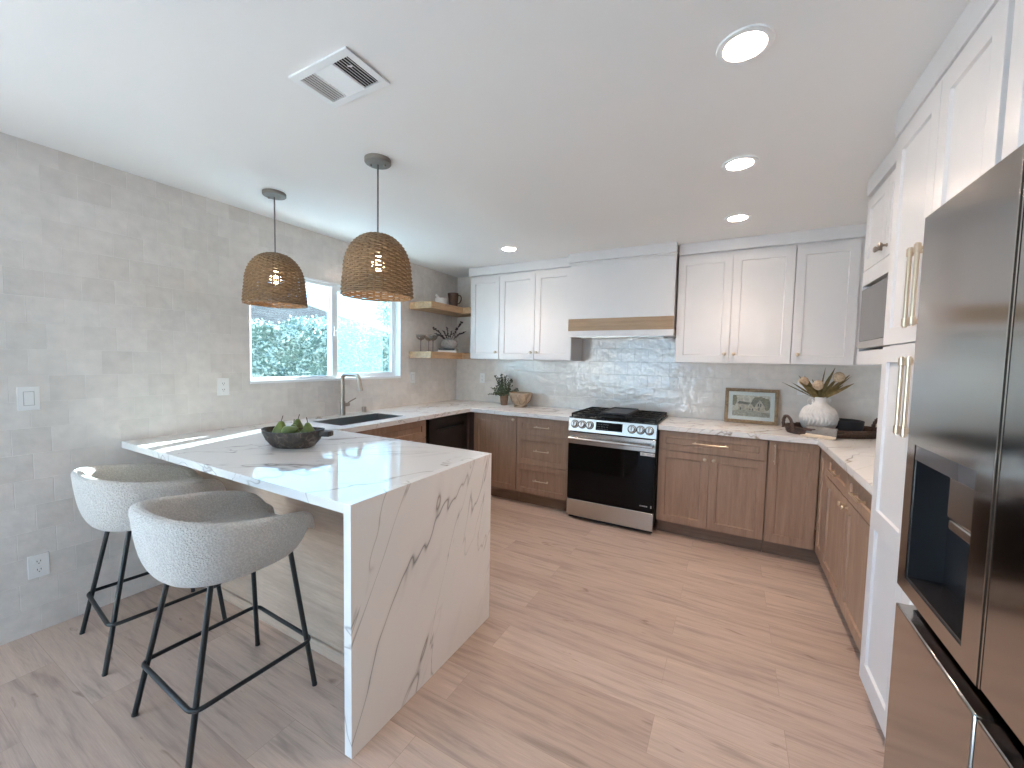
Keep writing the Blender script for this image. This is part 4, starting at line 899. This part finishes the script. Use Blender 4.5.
a0, b0, AW, AH = 0.058, 0.058, FW - 0.116, FH - 0.116
lay = [0.0082]
def art(k, pts):
    g.mi = order.index(k); lay[0] += 0.00006
    g.poly([fp(a0 + AW * u_, b0 + AH * v_, lay[0]) for u_, v_ in pts])
def blob(k, cx, cy, rx, ry, sd):
    q = random.Random(sd); art(k, [(min(1, max(0, cx + rx * math.cos(t) * q.uniform(0.75, 1.1))), min(1, max(0, cy + ry * math.sin(t) * q.uniform(0.75, 1.1)))) for t in [2 * PI * i / 18 for i in range(18)]])
art('sky', [(0, 0), (1, 0), (1, 1), (0, 1)]); art('ground', [(0, 0), (1, 0), (1, 0.22), (0.6, 0.27), (0, 0.25)])
blob('tree', 0.04, 0.75, 0.09, 0.3, 1); blob('tree', 0.72, 0.78, 0.17, 0.2, 2); blob('tree', 0.9, 0.62, 0.12, 0.3, 3)
art('wall', [(0.15, 0.26), (0.42, 0.24), (0.42, 0.58), (0.15, 0.6)]); art('roof', [(0.12, 0.60), (0.44, 0.56), (0.48, 0.66), (0.18, 0.72)]); art('wall', [(0.22, 0.7), (0.28, 0.7), (0.28, 0.86), (0.22, 0.86)])
art('wall', [(0.6, 0.24), (0.86, 0.22), (0.86, 0.55), (0.73, 0.8), (0.6, 0.55)]); art('roof', [(0.56, 0.5), (0.6, 0.5), (0.73, 0.82), (0.71, 0.86)]); art('roof', [(0.86, 0.5), (0.9, 0.48), (0.75, 0.86), (0.73, 0.81)])
art('roof', [(0.44, 0.4), (0.58, 0.4), (0.7, 0.82), (0.54, 0.8)]); art('wall', [(0.4, 0.2), (0.6, 0.2), (0.6, 0.42), (0.5, 0.6), (0.4, 0.4)])
for u_, v_, s_ in ((0.2, 0.28, 0.035), (0.68, 0.5, 0.03), (0.74, 0.5, 0.03), (0.7, 0.3, 0.025), (0.46, 0.24, 0.03), (0.53, 0.26, 0.03)): art('ink', [(u_, v_), (u_ + s_, v_), (u_ + s_, v_ + 0.13), (u_, v_ + 0.13)])
blob('ground', 0.4, 0.25, 0.3, 0.06, 6)
o = build(g, 'print', [PAINT[k] for k in order], pf, smooth=False, label='pale sepia watercolour of cottages and trees')
build(fbox(G(), fb, FW - fb, fb, FH - fb, 0.0118, 0.0128), 'glass', GLASS, pf, smooth=False)

TX, TY = 3.700, -0.320; TA = 0.42
tux, tuy = V((math.cos(TA), math.sin(TA), 0)), V((-math.sin(TA), math.cos(TA), 0))
ty = thing('wicker_tray', (TX, TY, ZC), 'dark brown woven tray with loop handles on the corner worktop', 'tray')
def tp(a, r1, r2, z): return V((TX, TY, ZC + z)) + tux * (r1 * math.cos(a)) + tuy * (r2 * math.sin(a))
A_, B_ = 0.305, 0.185
g = G()
for j in range(6):
    z = 0.008 + j * 0.0085; gr = 0.006 * j * 0.5
    pts = []
    for i in range(96):
        a = 2 * PI * i / 96; wv = 0.0035 * (1 if (i // 3 + j) % 2 else -1); pts.append(tp(a, A_ + gr + wv, B_ + gr + wv, z + 0.0012 * math.sin(i * 1.7 + j)))
    g.tube(pts, 0.0058, 6, closed=True)
for i in range(32):
    a = 2 * PI * (i + 0.5) / 32; g.tube([tp(a, A_, B_, 0.002), tp(a, A_ + 0.018, B_ + 0.018, 0.058)], 0.003, 5)
build(g, 'woven_rim', WICKER, ty)
g = G(); n = 40
g.add([tp(2 * PI * i / n, A_, B_, 0.0005) for i in range(n)] + [tp(2 * PI * i / n, A_, B_, 0.007) for i in range(n)], [tuple(range(n - 1, -1, -1)), tuple(range(n, 2 * n))] + [(i, (i + 1) % n, n + (i + 1) % n, n + i) for i in range(n)])
build(g, 'base', WICKER, ty)
for s in (-1, 1):
    g = G(); pts = []
    for i in range(15):
        a = PI * i / 14; pts.append(V((TX, TY, ZC + 0.035)) + tux * (s * (A_ + 0.014)) + tuy * (0.058 * math.cos(a)) + Z * (0.092 * math.sin(a) ** 0.75) + tux * (s * 0.012 * math.sin(a)))
    g.tube(pts, 0.0095, 8)
    for q in range(2):
        hp = []
        for i in range(60):
            t = i / 59 * 14; k = int(min(13, t)); p = pts[k].lerp(pts[k + 1], t - k); a = t * 2.4 + q * PI; hp.append(p + tux * (0.0095 * math.cos(a)) + Z * (0.006 * math.sin(a)) + tuy * (0.0075 * math.sin(a)))
        g.tube(hp, 0.0042, 6)
    build(g, 'handle', WICKER, ty)
VX, VY = 3.614, -0.285; VZ = ZC + 0.0072
rv_ = thing('ribbed_vase', (VX, VY, VZ), 'white ribbed ceramic vase with two small loop handles in the tray', 'vase')
prof = [(0.06, 0.0), (0.075, 0.004), (0.098, 0.03), (0.116, 0.075), (0.119, 0.105), (0.111, 0.142), (0.092, 0.178), (0.066, 0.203), (0.047, 0.215), (0.039, 0.228), (0.037, 0.252), (0.041, 0.262), (0.035, 0.262), (0.031, 0.248), (0.03, 0.222), (0, 0.218)]
fine = []
for (r0, h0), (r1, h1) in zip(prof, prof[1:]):
    for q in range(3): fine.append((r0 + (r1 - r0) * q / 3, h0 + (h1 - h0) * q / 3))
fine.append(prof[-1])
rib = lambda t, h: 1 + (0.085 * min(1, h / 0.03) * min(1, max(0, (0.222 - h) / 0.05)) * (abs(math.sin(15 * (t + 0.10 * math.sin(h * 48)))) - 0.6) if 0 < h < 0.222 else 0)
build(G().lathe(fine, (VX, VY, VZ), Z, 208, rf=rib), 'vessel', CERAMIC, rv_)
for s in (-1, 1):
    c = V((VX, VY, VZ + 0.232)) + V((0.877, 0.48, 0)) * (s * 0.062); g = G()
    g.tube([c + V((0.877, 0.48, 0)) * (0.022 * math.cos(2 * PI * i / 22)) + Z * (0.024 * math.sin(2 * PI * i / 22)) for i in range(22)], 0.0068, 8, closed=True)
    build(g, 'loop_handle', CERAMIC, rv_)
df = thing('dried_flowers', (VX, VY, VZ + 0.2), 'dried olive leaves and round flower heads in the ribbed vase', 'flowers')
rr = random.Random(21); rvec = V((0.877, 0.48, 0)); fvec = V((-0.48, 0.877, 0)); top = V((VX, VY, VZ + 0.235)); gl = G(); gs = G()
for a, l, wd, fz in ((-0.98, 0.21, 0.006, 0), (-0.62, 0.20, 0.013, .1), (-0.83, 0.185, 0.015, -.1), (-0.45, 0.18, 0.012, .1), (-0.2, 0.15, 0.011, .1), (-0.05, 0.13, 0.011, -.1), (0.36, 0.21, 0.014, .05), (0.30, 0.16, 0.012, .1), (0.78, 0.22, 0.014, 0), (0.9, 0.235, 0.006, .1), (1.0, 0.2, 0.012, -.1), (0.62, 0.17, 0.014, .12), (-1.1, 0.25, 0.004, .05), (0.12, 0.2, 0.005, .1), (0.95, 0.17, 0.013, .1), (-0.7, 0.14, 0.013, -.15)):
    l *= 1.42 if a > 0 else 1.30; wd *= 1.1
    d_ = (rvec * math.sin(a) + Z * math.cos(a) + fvec * fz).normalized(); s_ = (rvec * math.cos(a) - Z * math.sin(a) + fvec * rr.uniform(-0.4, 0.4)).normalized(); nn_ = d_.cross(s_) * 0.003
    P0 = top - d_ * 0.03; pts = []
    Q = [(0.0, 0.15), (0.25, 0.6), (0.55, 1.0), (0.8, 0.7), (1.0, 0.05)]
    L_ = [P0 + d_ * (l * t) + rvec * (math.copysign(0.02, a) * t * t) + s_ * (wd * w_) for t, w_ in Q]; R_ = [P0 + d_ * (l * t) + rvec * (math.copysign(0.02, a) * t * t) - s_ * (wd * w_) for t, w_ in Q]; Mm = [(x + y) / 2 + nn_ for x, y in zip(L_, R_)]
    for i in range(4):
        gl.add([L_[i], L_[i + 1], Mm[i + 1], Mm[i]], [(0, 1, 2, 3)]); gl.add([Mm[i], Mm[i + 1], R_[i + 1], R_[i]], [(0, 1, 2, 3)])
build(gl, 'leaves', LEAF_OLIVE, df)
gh = G()
for a, l, r, fz, mt in ((-0.66, 0.185, 0.033, 0.12, 0), (-0.34, 0.13, 0.036, -0.25, 0), (0.64, 0.225, 0.038, 0.0, 0)):
    d_ = (rvec * math.sin(a) + Z * math.cos(a) + fvec * fz).normalized(); p = top + d_ * l
    gs.tube([top - d_ * 0.02, top + d_ * (l - r * 0.8)], 0.004, 7)
    h = build(G().lathe([(0.004, -r * 1.15), (r * 0.7, -r * 0.75), (r * 0.97, -0.2 * r), (r, 0.15 * r), (r * 0.85, r * 0.6), (r * 0.5, r * 0.9), (0, r)], p, d_, 20), 'flower_head', PROTEA, df)
build(gs, 'stems', LEAF_OLIVE, df)
o = build(G().lathe([(0.075, 0), (0.082, 0.004), (0.1, 0.04), (0.104, 0.095), (0.100, 0.098), (0.094, 0.094), (0.088, 0.04), (0.06, 0.016), (0, 0.014)], (3.790, -0.245, ZC + 0.0072), Z, 36), 'black_bowl', BLACK_CERAMIC, origin=(3.790, -0.245, ZC + 0.0072)); tag(o, 'matte black ceramic bowl in the tray right of the vase', 'bowl')
# towel draped over the front rim of the tray
tw = thing('tea_towel', (3.63, -0.53, ZC), 'grey linen tea towel with cream fringe draped over the tray edge', 'towel')
a_f = -PI / 2 - 0.62; fr0 = tp(a_f, A_, B_, 0); nrm2 = (fr0 - V((TX, TY, ZC))); nrm2.z = 0; nrm2.normalize(); tng = V((-nrm2.y, nrm2.x, 0))
prof = [(-0.135, 0.018), (-0.08, 0.034), (-0.03, 0.058), (0.0, 0.0685), (0.022, 0.068), (0.036, 0.050), (0.048, 0.018)]
g = G(); nw = 14; grid = []
for (q, z) in prof:
    row = []
    for k in range(nw + 1):
        t = k / nw - 0.5; row.append(V((fr0.x, fr0.y, ZC + z + 0.0022 * math.sin(k * 1.5 + q * 20))) + nrm2 * (q + 0.02 * t) + tng * (t * 0.185 + 0.02 * (q / 0.1)))
    grid.append(row)
vs = [p for r in grid for p in r]; n = nw + 1
g.add(vs, [(i * n + k, i * n + k + 1, (i + 1) * n + k + 1, (i + 1) * n + k) for i in range(len(prof) - 1) for k in range(nw)])
o = build(g, 'cloth', TOWEL, tw); sm = o.modifiers.new('solid', 'SOLIDIFY'); sm.thickness = 0.004; sm.offset = 1.0
rr = random.Random(4); g = G()
for k in range(34):
    t = (k + 0.5) / 34 - 0.5; p = V((fr0.x, fr0.y, ZC + 0.020)) + nrm2 * (0.046 + 0.02 * t) + tng * (t * 0.18 + 0.009)
    e_ = nrm2 * rr.uniform(0.03, 0.06) + tng * rr.uniform(-0.03, 0.012)
    q = p + nrm2 * 0.012 - Z * 0.008; e2 = p + e_; e2.z = ZC + 0.006
    g.tube([p, q, V((q.x, q.y, ZC + 0.010)) + nrm2 * 0.008, e2], 0.0046, 6)
build(g, 'fringe', FRINGE, tw, label='cream knotted fringe')

# ------------------------------------------------------------------ outlets and switches
def plate(kind, c, n, u, label, gang=1, wd=0.073):
    c, n, u = V(c), V(n), V(u); W = wd * (1 if gang == 1 else 1.63); name = 'wall_outlet' if kind == 'outlet' else 'light_switch'
    p = thing(name, c, label, 'outlet' if kind == 'outlet' else 'switch', 'white wall plates')
    M = Matrix((u, n, Z)).transposed()
    build(G().obox(c + n * 0.0032, (W, 0.006, 0.117), M), 'plate', WHITE_PLATE, p, bevel=0.002)
    for q in range(gang):
        cc = c + u * ((q - (gang - 1) / 2) * 0.046)
        if kind == 'switch':
            build(G().obox(cc + n * 0.0066, (0.036, 0.0008, 0.069), M), 'rocker_gap', GREY_LINE, p, smooth=False); build(G().obox(cc + n * 0.0082, (0.032, 0.003, 0.065), M), 'rocker', WHITE_PLATE, p, bevel=0.001)
        else:
            g = G(); g2 = G()
            for s in (-1, 1):
                k = cc + Z * (s * 0.021); g.lathe([(0.0168, 0.0062), (0.0168, 0.0078), (0, 0.0078)], k, n, 18)
                for t in (-1, 1): g2.obox(k + u * (t * 0.006) + Z * 0.003 + n * 0.008, (0.0022, 0.0008, 0.008), M)
                g2.lathe([(0.0024, 0.0076), (0.0024, 0.0084), (0, 0.0084)], k - Z * 0.008, n, 8)
            build(g, 'receptacle', WHITE_PLATE, p); build(g2, 'slots', SLOT, p, smooth=False)
    return p
plate('switch', (0, -3.485, 1.183), X, Y, 'white light switch on the tile wall left of the stools')
plate('outlet', (0, -2.628, 1.200), X, Y, 'white outlet on the tile wall just left of the window')
plate('outlet', (0, -3.480, 0.338), X, Y, 'white outlet low on the tile wall near the floor')
plate('switch', (0, -0.790, 1.211), X, Y, 'white light switch between the window and corner')
plate('outlet', (0.388, 0, 1.198), -Y, X, 'white outlet in the corner beside the potted plant')
plate('outlet', (2.545, 0, 1.222), -Y, X, 'white outlet on the back tile right of the range')
plate('outlet', (3.565, 0, 1.235), -Y, X, 'white double outlet behind the ribbed vase', gang=2)

# ------------------------------------------------------------------ ceiling things
def downlight(x, y, label):
    t = thing('ceiling_light', (x, y, H), label, 'ceiling light', 'recessed ceiling lights')
    build(G().lathe([(0.082, 0), (0.080, -0.005), (0.062, -0.0065), (0.058, -0.003), (0.058, 0)], (x, y, H - 0.0002), Z, 36), 'trim_ring', VINYL, t)
    build(G().lathe([(0.0575, -0.0015), (0, -0.0015)], (x, y, H - 0.001), Z, 32), 'lens', LENS, t, smooth=False)
    ld = bpy.data.lights.new('downlight_lamp', 'SPOT'); lo_ = bpy.data.objects.new('downlight_lamp', ld); COL.objects.link(lo_)
    lo_.parent = t; lo_.location = (0, 0, -0.012); ld.energy = SPOT_POWER; ld.color = (1.0, 0.79, 0.63); ld.spot_size = math.radians(116); ld.spot_blend = 0.9; ld.shadow_soft_size = 0.05
downlight(3.009, -2.548, 'round recessed ceiling light nearest the refrigerator, largest in view')
downlight(3.009, -1.700, 'round recessed ceiling light, middle of the right-hand row')
downlight(3.009, -0.853, 'round recessed ceiling light nearest the right wall cabinets')
downlight(1.202, -0.846, 'round recessed ceiling light over the left wall cabinets')
vt = thing('ceiling_vent', (1.719, -3.037, H), 'white louvered air vent in the ceiling', 'vent')
vx0, vx1, vy0, vy1 = 1.566, 1.872, -3.135, -2.940; b = 0.028; zc_ = H - 0.0002
g = G().box(vx0, vx1, vy0, vy0 + b, zc_ - 0.007, zc_).box(vx0, vx1, vy1 - b, vy1, zc_ - 0.007, zc_).box(vx0, vx0 + b, vy0 + b, vy1 - b, zc_ - 0.007, zc_).box(vx1 - b, vx1, vy0 + b, vy1 - b, zc_ - 0.007, zc_)
build(g, 'frame', VINYL, vt, bevel=0.002)
build(G().box(vx0 + b, vx1 - b, vy0 + b, vy1 - b, zc_ - 0.001, zc_ - 0.0003), 'duct', SLOT, vt, smooth=False)
ix0, ix1, iy0, iy1 = vx0 + b, vx1 - b, vy0 + b, vy1 - b; L3 = (ix1 - ix0) / 3.4
g = G()
for k in range(6):
    x = ix0 + 0.004 + k * (L3 - 0.01) / 5; g.obox((x + 0.003, (iy0 + iy1) / 2, zc_ - 0.0055), (0.006, iy1 - iy0, 0.0012), Matrix.Rotation(-0.9, 3, 'Y'))
    x = ix1 - 0.004 - k * (L3 - 0.01) / 5; g.obox((x - 0.003, (iy0 + iy1) / 2, zc_ - 0.0055), (0.0095, iy1 - iy0, 0.0012), Matrix.Rotation(0.6, 3, 'Y'))
xm0, xm1 = ix0 + L3 + 0.004, ix1 - L3 - 0.004
g.box(xm0 - 0.004, xm0, iy0, iy1, zc_ - 0.008, zc_ - 0.001).box(xm1, xm1 + 0.004, iy0, iy1, zc_ - 0.008, zc_ - 0.001)
for k in range(9):
    y = iy0 + 0.008 + k * (iy1 - iy0 - 0.016) / 8; g.obox(((xm0 + xm1) / 2, y, zc_ - 0.005), (xm1 - xm0, 0.0145, 0.0012), Matrix.Rotation(-0.24, 3, 'X'))
build(g, 'louvers', VINYL, vt, smooth=False)
build(G().obox((ix1 - 0.02, iy0 + 0.028, zc_ - 0.014), (0.004, 0.02, 0.004), Matrix.Rotation(0.5, 3, 'X')), 'lever', VINYL, vt, smooth=False)

def pendant(x, y, zt, label):
    p = thing('pendant_lamp', (x, y, H), label, 'pendant lamp', 'woven pendant lamps over the peninsula')
    build(G().lathe([(0.0, -0.026), (0.02, -0.026), (0.062, -0.021), (0.0655, -0.017), (0.0655, 0)], (x, y, H - 0.0002), Z, 36), 'canopy', PEWTER, p)
    g = G()
    for s in (-1, 1): g.lathe([(0, -0.036), (0.005, -0.035), (0.006, -0.026)], (x + s * 0.035 * 0.877, y + s * 0.035 * 0.48, H), Z, 10)
    build(g, 'canopy_screws', NICKEL, p)
    build(G().cyl((x, y, zt - 0.03), (x, y, H - 0.026), 0.0042, seg=10), 'cord', CORD, p)
    R, HS = 0.173, 0.312; zb = zt - HS
    prof = []
    for i in range(45):
        a = i / 44
        if a < 0.62:
            th = a / 0.62 * PI / 2; prof.append((0.022 + (R - 0.022 - 0.010) * math.sin(th) ** 0.97, zt - 0.19 * (1 - math.cos(th))))
        else:
            t = (a - 0.62) / 0.38; prof.append((R - 0.010 + 0.010 * math.sin(t * PI / 2), zt - 0.19 - (HS - 0.19) * t))
    # arc-length resample
    acc = [0.0]
    for (r0, h0), (r1, h1) in zip(prof, prof[1:]): acc.append(acc[-1] + math.hypot(r1 - r0, h1 - h0))
    def at_(s):
        for i in range(len(acc) - 1):
            if s <= acc[i + 1]:
                f = (s - acc[i]) / max(1e-9, acc[i + 1] - acc[i]); return prof[i][0] + (prof[i + 1][0] - prof[i][0]) * f, prof[i][1] + (prof[i + 1][1] - prof[i][1]) * f
        return prof[-1]
    q = random.Random(int(x * 100)); g = G(); nr = 30; rows = 38
    for j in range(rows):
        s = acc[-1] * (j + 0.8) / rows; r, h = at_(s); n = 144 if r > 0.06 else 72; pts = []
        ph = q.uniform(0, 6)
        for i in range(n):
            a = 2 * PI * i / n; wv = 0.0040 * math.sin(nr / 2 * a + (PI if j % 2 else 0)) if r > 0.05 else 0
            pts.append((x + (r + wv) * math.cos(a), y + (r + wv) * math.sin(a), h + 0.0010 * math.sin(a * 5 + ph)))
        g.tube(pts, 0.0047 if j < rows - 2 else 0.005, 5, closed=True)
    for k in range(nr):
        a = 2 * PI * k / nr; pts = []
        for i in range(18):
            r, h = at_(acc[-1] * i / 17); pts.append((x + r * math.cos(a), y + r * math.sin(a), h))
        for da in (-0.012, 0.012):
            g.tube([(px_ + -math.sin(a) * da * 0.178, py_ + math.cos(a) * da * 0.178, pz_) for px_, py_, pz_ in pts], 0.0038, 5)
    g.lathe([(0.0, 0.004), (0.024, 0.003), (0.026, -0.004), (0.0, -0.006)], (x, y, zt), Z, 20)
    sh = build(g, 'lamp_shade', RATTAN, p, label='woven rattan dome shade')
    build(G().cyl((x, y, zt - 0.09), (x, y, zt - 0.006), 0.019, seg=18), 'socket', BLACK_METAL, p)
    build(G().lathe([(0.012, 0), (0.018, -0.02), (0.03, -0.05), (0.031, -0.07), (0.022, -0.09), (0, -0.10)], (x, y, zt - 0.09), Z, 20), 'bulb', BULB, p)
pendant(1.387, -2.552, 2.046, 'woven rattan dome pendant nearest the camera, hung over the peninsula')
pendant(0.480, -2.545, 2.050, 'woven rattan dome pendant nearest the left tile wall')

# ------------------------------------------------------------------ stools
def stool(loc, rz, label, first=None):
    s = thing('bar_stool', (0, 0, 0), label, 'stool', 'cream boucle bar stools at the peninsula')
    # upholstered shell: swept profile around the back and both arms
    g = G(); n = 56; A0 = math.radians(148); rings = []
    def se(a, rx, ry):         # squircle plan, a measured from the back (-y)
        c, s_ = math.cos(a), math.sin(a); e = 0.80
        p = V((rx * math.copysign(abs(s_) ** e, s_), -ry * math.copysign(abs(c) ** e, c), 0))
        if p.y > 0: p.y *= 1.16
        return p
    for i in range(n + 1):
        a = -A0 + 2 * A0 * i / n; u_ = abs(a) / A0
        hgt = 0.868 - 0.118 * (u_ ** 1.6); endf = max(0.0, (u_ - 0.86) / 0.14); hgt -= 0.075 * endf ** 2.2
        th = 0.047 * (1 - 0.35 * endf ** 2)
        ring = []
        # (radial fraction, z): outer bottom up, over the rim, down inside
        for (f, zz) in ((0.60, 0.594), (0.745, 0.597), (0.835, 0.615), (0.90, 0.655), (0.955, 0.715), (0.985, 0.715 + (hgt - 0.715) * 0.55), (1.0, hgt - 0.022)): ring.append(se(a, 0.282 * f, 0.268 * f) + Z * zz)
        for k in range(5):
            t = PI * k / 4; c_ = 1.0 - (th / 0.28) * (0.5 - 0.5 * math.cos(t)); ring.append(se(a, 0.282 * c_, 0.268 * c_) + Z * (hgt - 0.015 + 0.017 * math.sin(t)))
        ci = 1.0 - th / 0.28
        for (f, zz) in ((ci - 0.01, hgt - 0.04), (ci - 0.03, 0.725), (ci - 0.06, 0.69), (0.5, 0.68)): ring.append(se(a, 0.282 * f, 0.268 * f) + Z * zz)
        rings.append(ring)
    m = len(rings[0]); vs = [p for r in rings for p in r]
    fs = [(i * m + k, (i + 1) * m + k, (i + 1) * m + (k + 1) % m, i * m + (k + 1) % m) for i in range(n) for k in range(m)]
    # rounded ends
    for e_, order_ in ((0, 1), (n, -1)):
        ring = rings[e_]; c = sum(ring, V((0, 0, 0))) / m; dirv = (rings[0][0] - rings[1][0]) if e_ == 0 else (rings[n][0] - rings[n - 1][0]); dirv = dirv.normalized()
        base = e_ * m; prev = [base + k for k in range(m)]
        for (sc_, out) in ((0.85, 0.016), (0.5, 0.026)):
            st_ = len(vs)
            for k in range(m): vs.append(c + (ring[k] - c) * sc_ + dirv * out)
            cur = [st_ + k for k in range(m)]
            fs += [(prev[k], prev[(k + 1) % m], cur[(k + 1) % m], cur[k]) for k in range(m)]; prev = cur
        vs.append(c + dirv * 0.028); ci_ = len(vs) - 1; fs += [(prev[k], prev[(k + 1) % m], ci_) for k in range(m)]
    g.add(vs, fs)
    build(g, 'backrest', BOUCLE, s, sub=1)
    # seat cushion
    g = G(); prof = [(0.0, 0.595), (0.60, 0.595), (0.72, 0.599), (0.80, 0.618), (0.835, 0.652), (0.815, 0.682), (0.72, 0.698), (0.45, 0.705), (0.0, 0.707)]
    seg = 48; vs = []; fs = []
    for (f, z) in prof:
        for k in range(seg):
            a = 2 * PI * k / seg; p = se(a, 0.282 * max(f, 0.001), 0.268 * max(f, 0.001))
            vs.append(p + Z * z)
    for i in range(len(prof) - 1):
        for k in range(seg): k2 = (k + 1) % seg; fs.append((i * seg + k, i * seg + k2, (i + 1) * seg + k2, (i + 1) * seg + k))
    g.add(vs, fs); build(g, 'seat', BOUCLE, s)
    tops = {(-1, -1): (-0.158, -0.118), (1, -1): (0.158, -0.118), (1, 1): (0.158, 0.17), (-1, 1): (-0.150, 0.17)}
    for (sx_, sy_), (tx, ty_) in tops.items():
        bx_, by_ = 0.228 * sx_, 0.228 * sy_
        build(G().tube([(bx_, by_, 0.004), (tx, ty_, 0.598)], 0.0098, 12), 'leg', BLACK_METAL, s)
        build(G().lathe([(0.0095, 0), (0.0105, 0.001), (0.0105, 0.008), (0, 0.008)], (bx_, by_, 0.0), Z, 12), 'foot_cap', BLACK_METAL, s)
    zr = 0.205; f_ = zr / 0.598; P = []
    corners = [(bx_ * 0.228 + (tops[(bx_, by_)][0] - 0.228 * bx_) * f_, by_ * 0.228 + (tops[(bx_, by_)][1] - 0.228 * by_) * f_) for bx_, by_ in ((-1, -1), (1, -1), (1, 1), (-1, 1))]
    cx_, cy_ = 0, sum(c[1] for c in corners) / 4; hx_ = abs(corners[0][0]) + 0.016; hy_ = (corners[2][1] - corners[0][1]) / 2 + 0.016; rc = 0.035
    for (qx, qy, a0_) in ((1, -1, -90), (1, 1, 0), (-1, 1, 90), (-1, -1, 180)):
        for k in range(6):
            a = math.radians(a0_ + 90 * k / 5); P.append((cx_ + qx * (hx_ - rc) + rc * math.cos(a), cy_ + qy * (hy_ - rc) + rc * math.sin(a), zr))
    build(G().tube(P, 0.0085, 10, closed=True), 'footrest', BLACK_METAL, s)
    build(G().box(-0.13, 0.13, -0.10, 0.15, 0.585, 0.5955), 'seat_plate', BLACK_METAL, s, bevel=0.003)
    s.location = loc; s.rotation_euler = (0, 0, rz); return s
st1 = stool((1.267, -3.232, 0), -0.03, 'cream boucle bar stool nearest the camera, beside the waterfall end')
st2 = copy_tree(st1); st2.location = (0.462, -3.185, 0); st2.rotation_euler = (0, 0, -0.10); st2['label'] = 'cream boucle bar stool nearest the left tile wall'
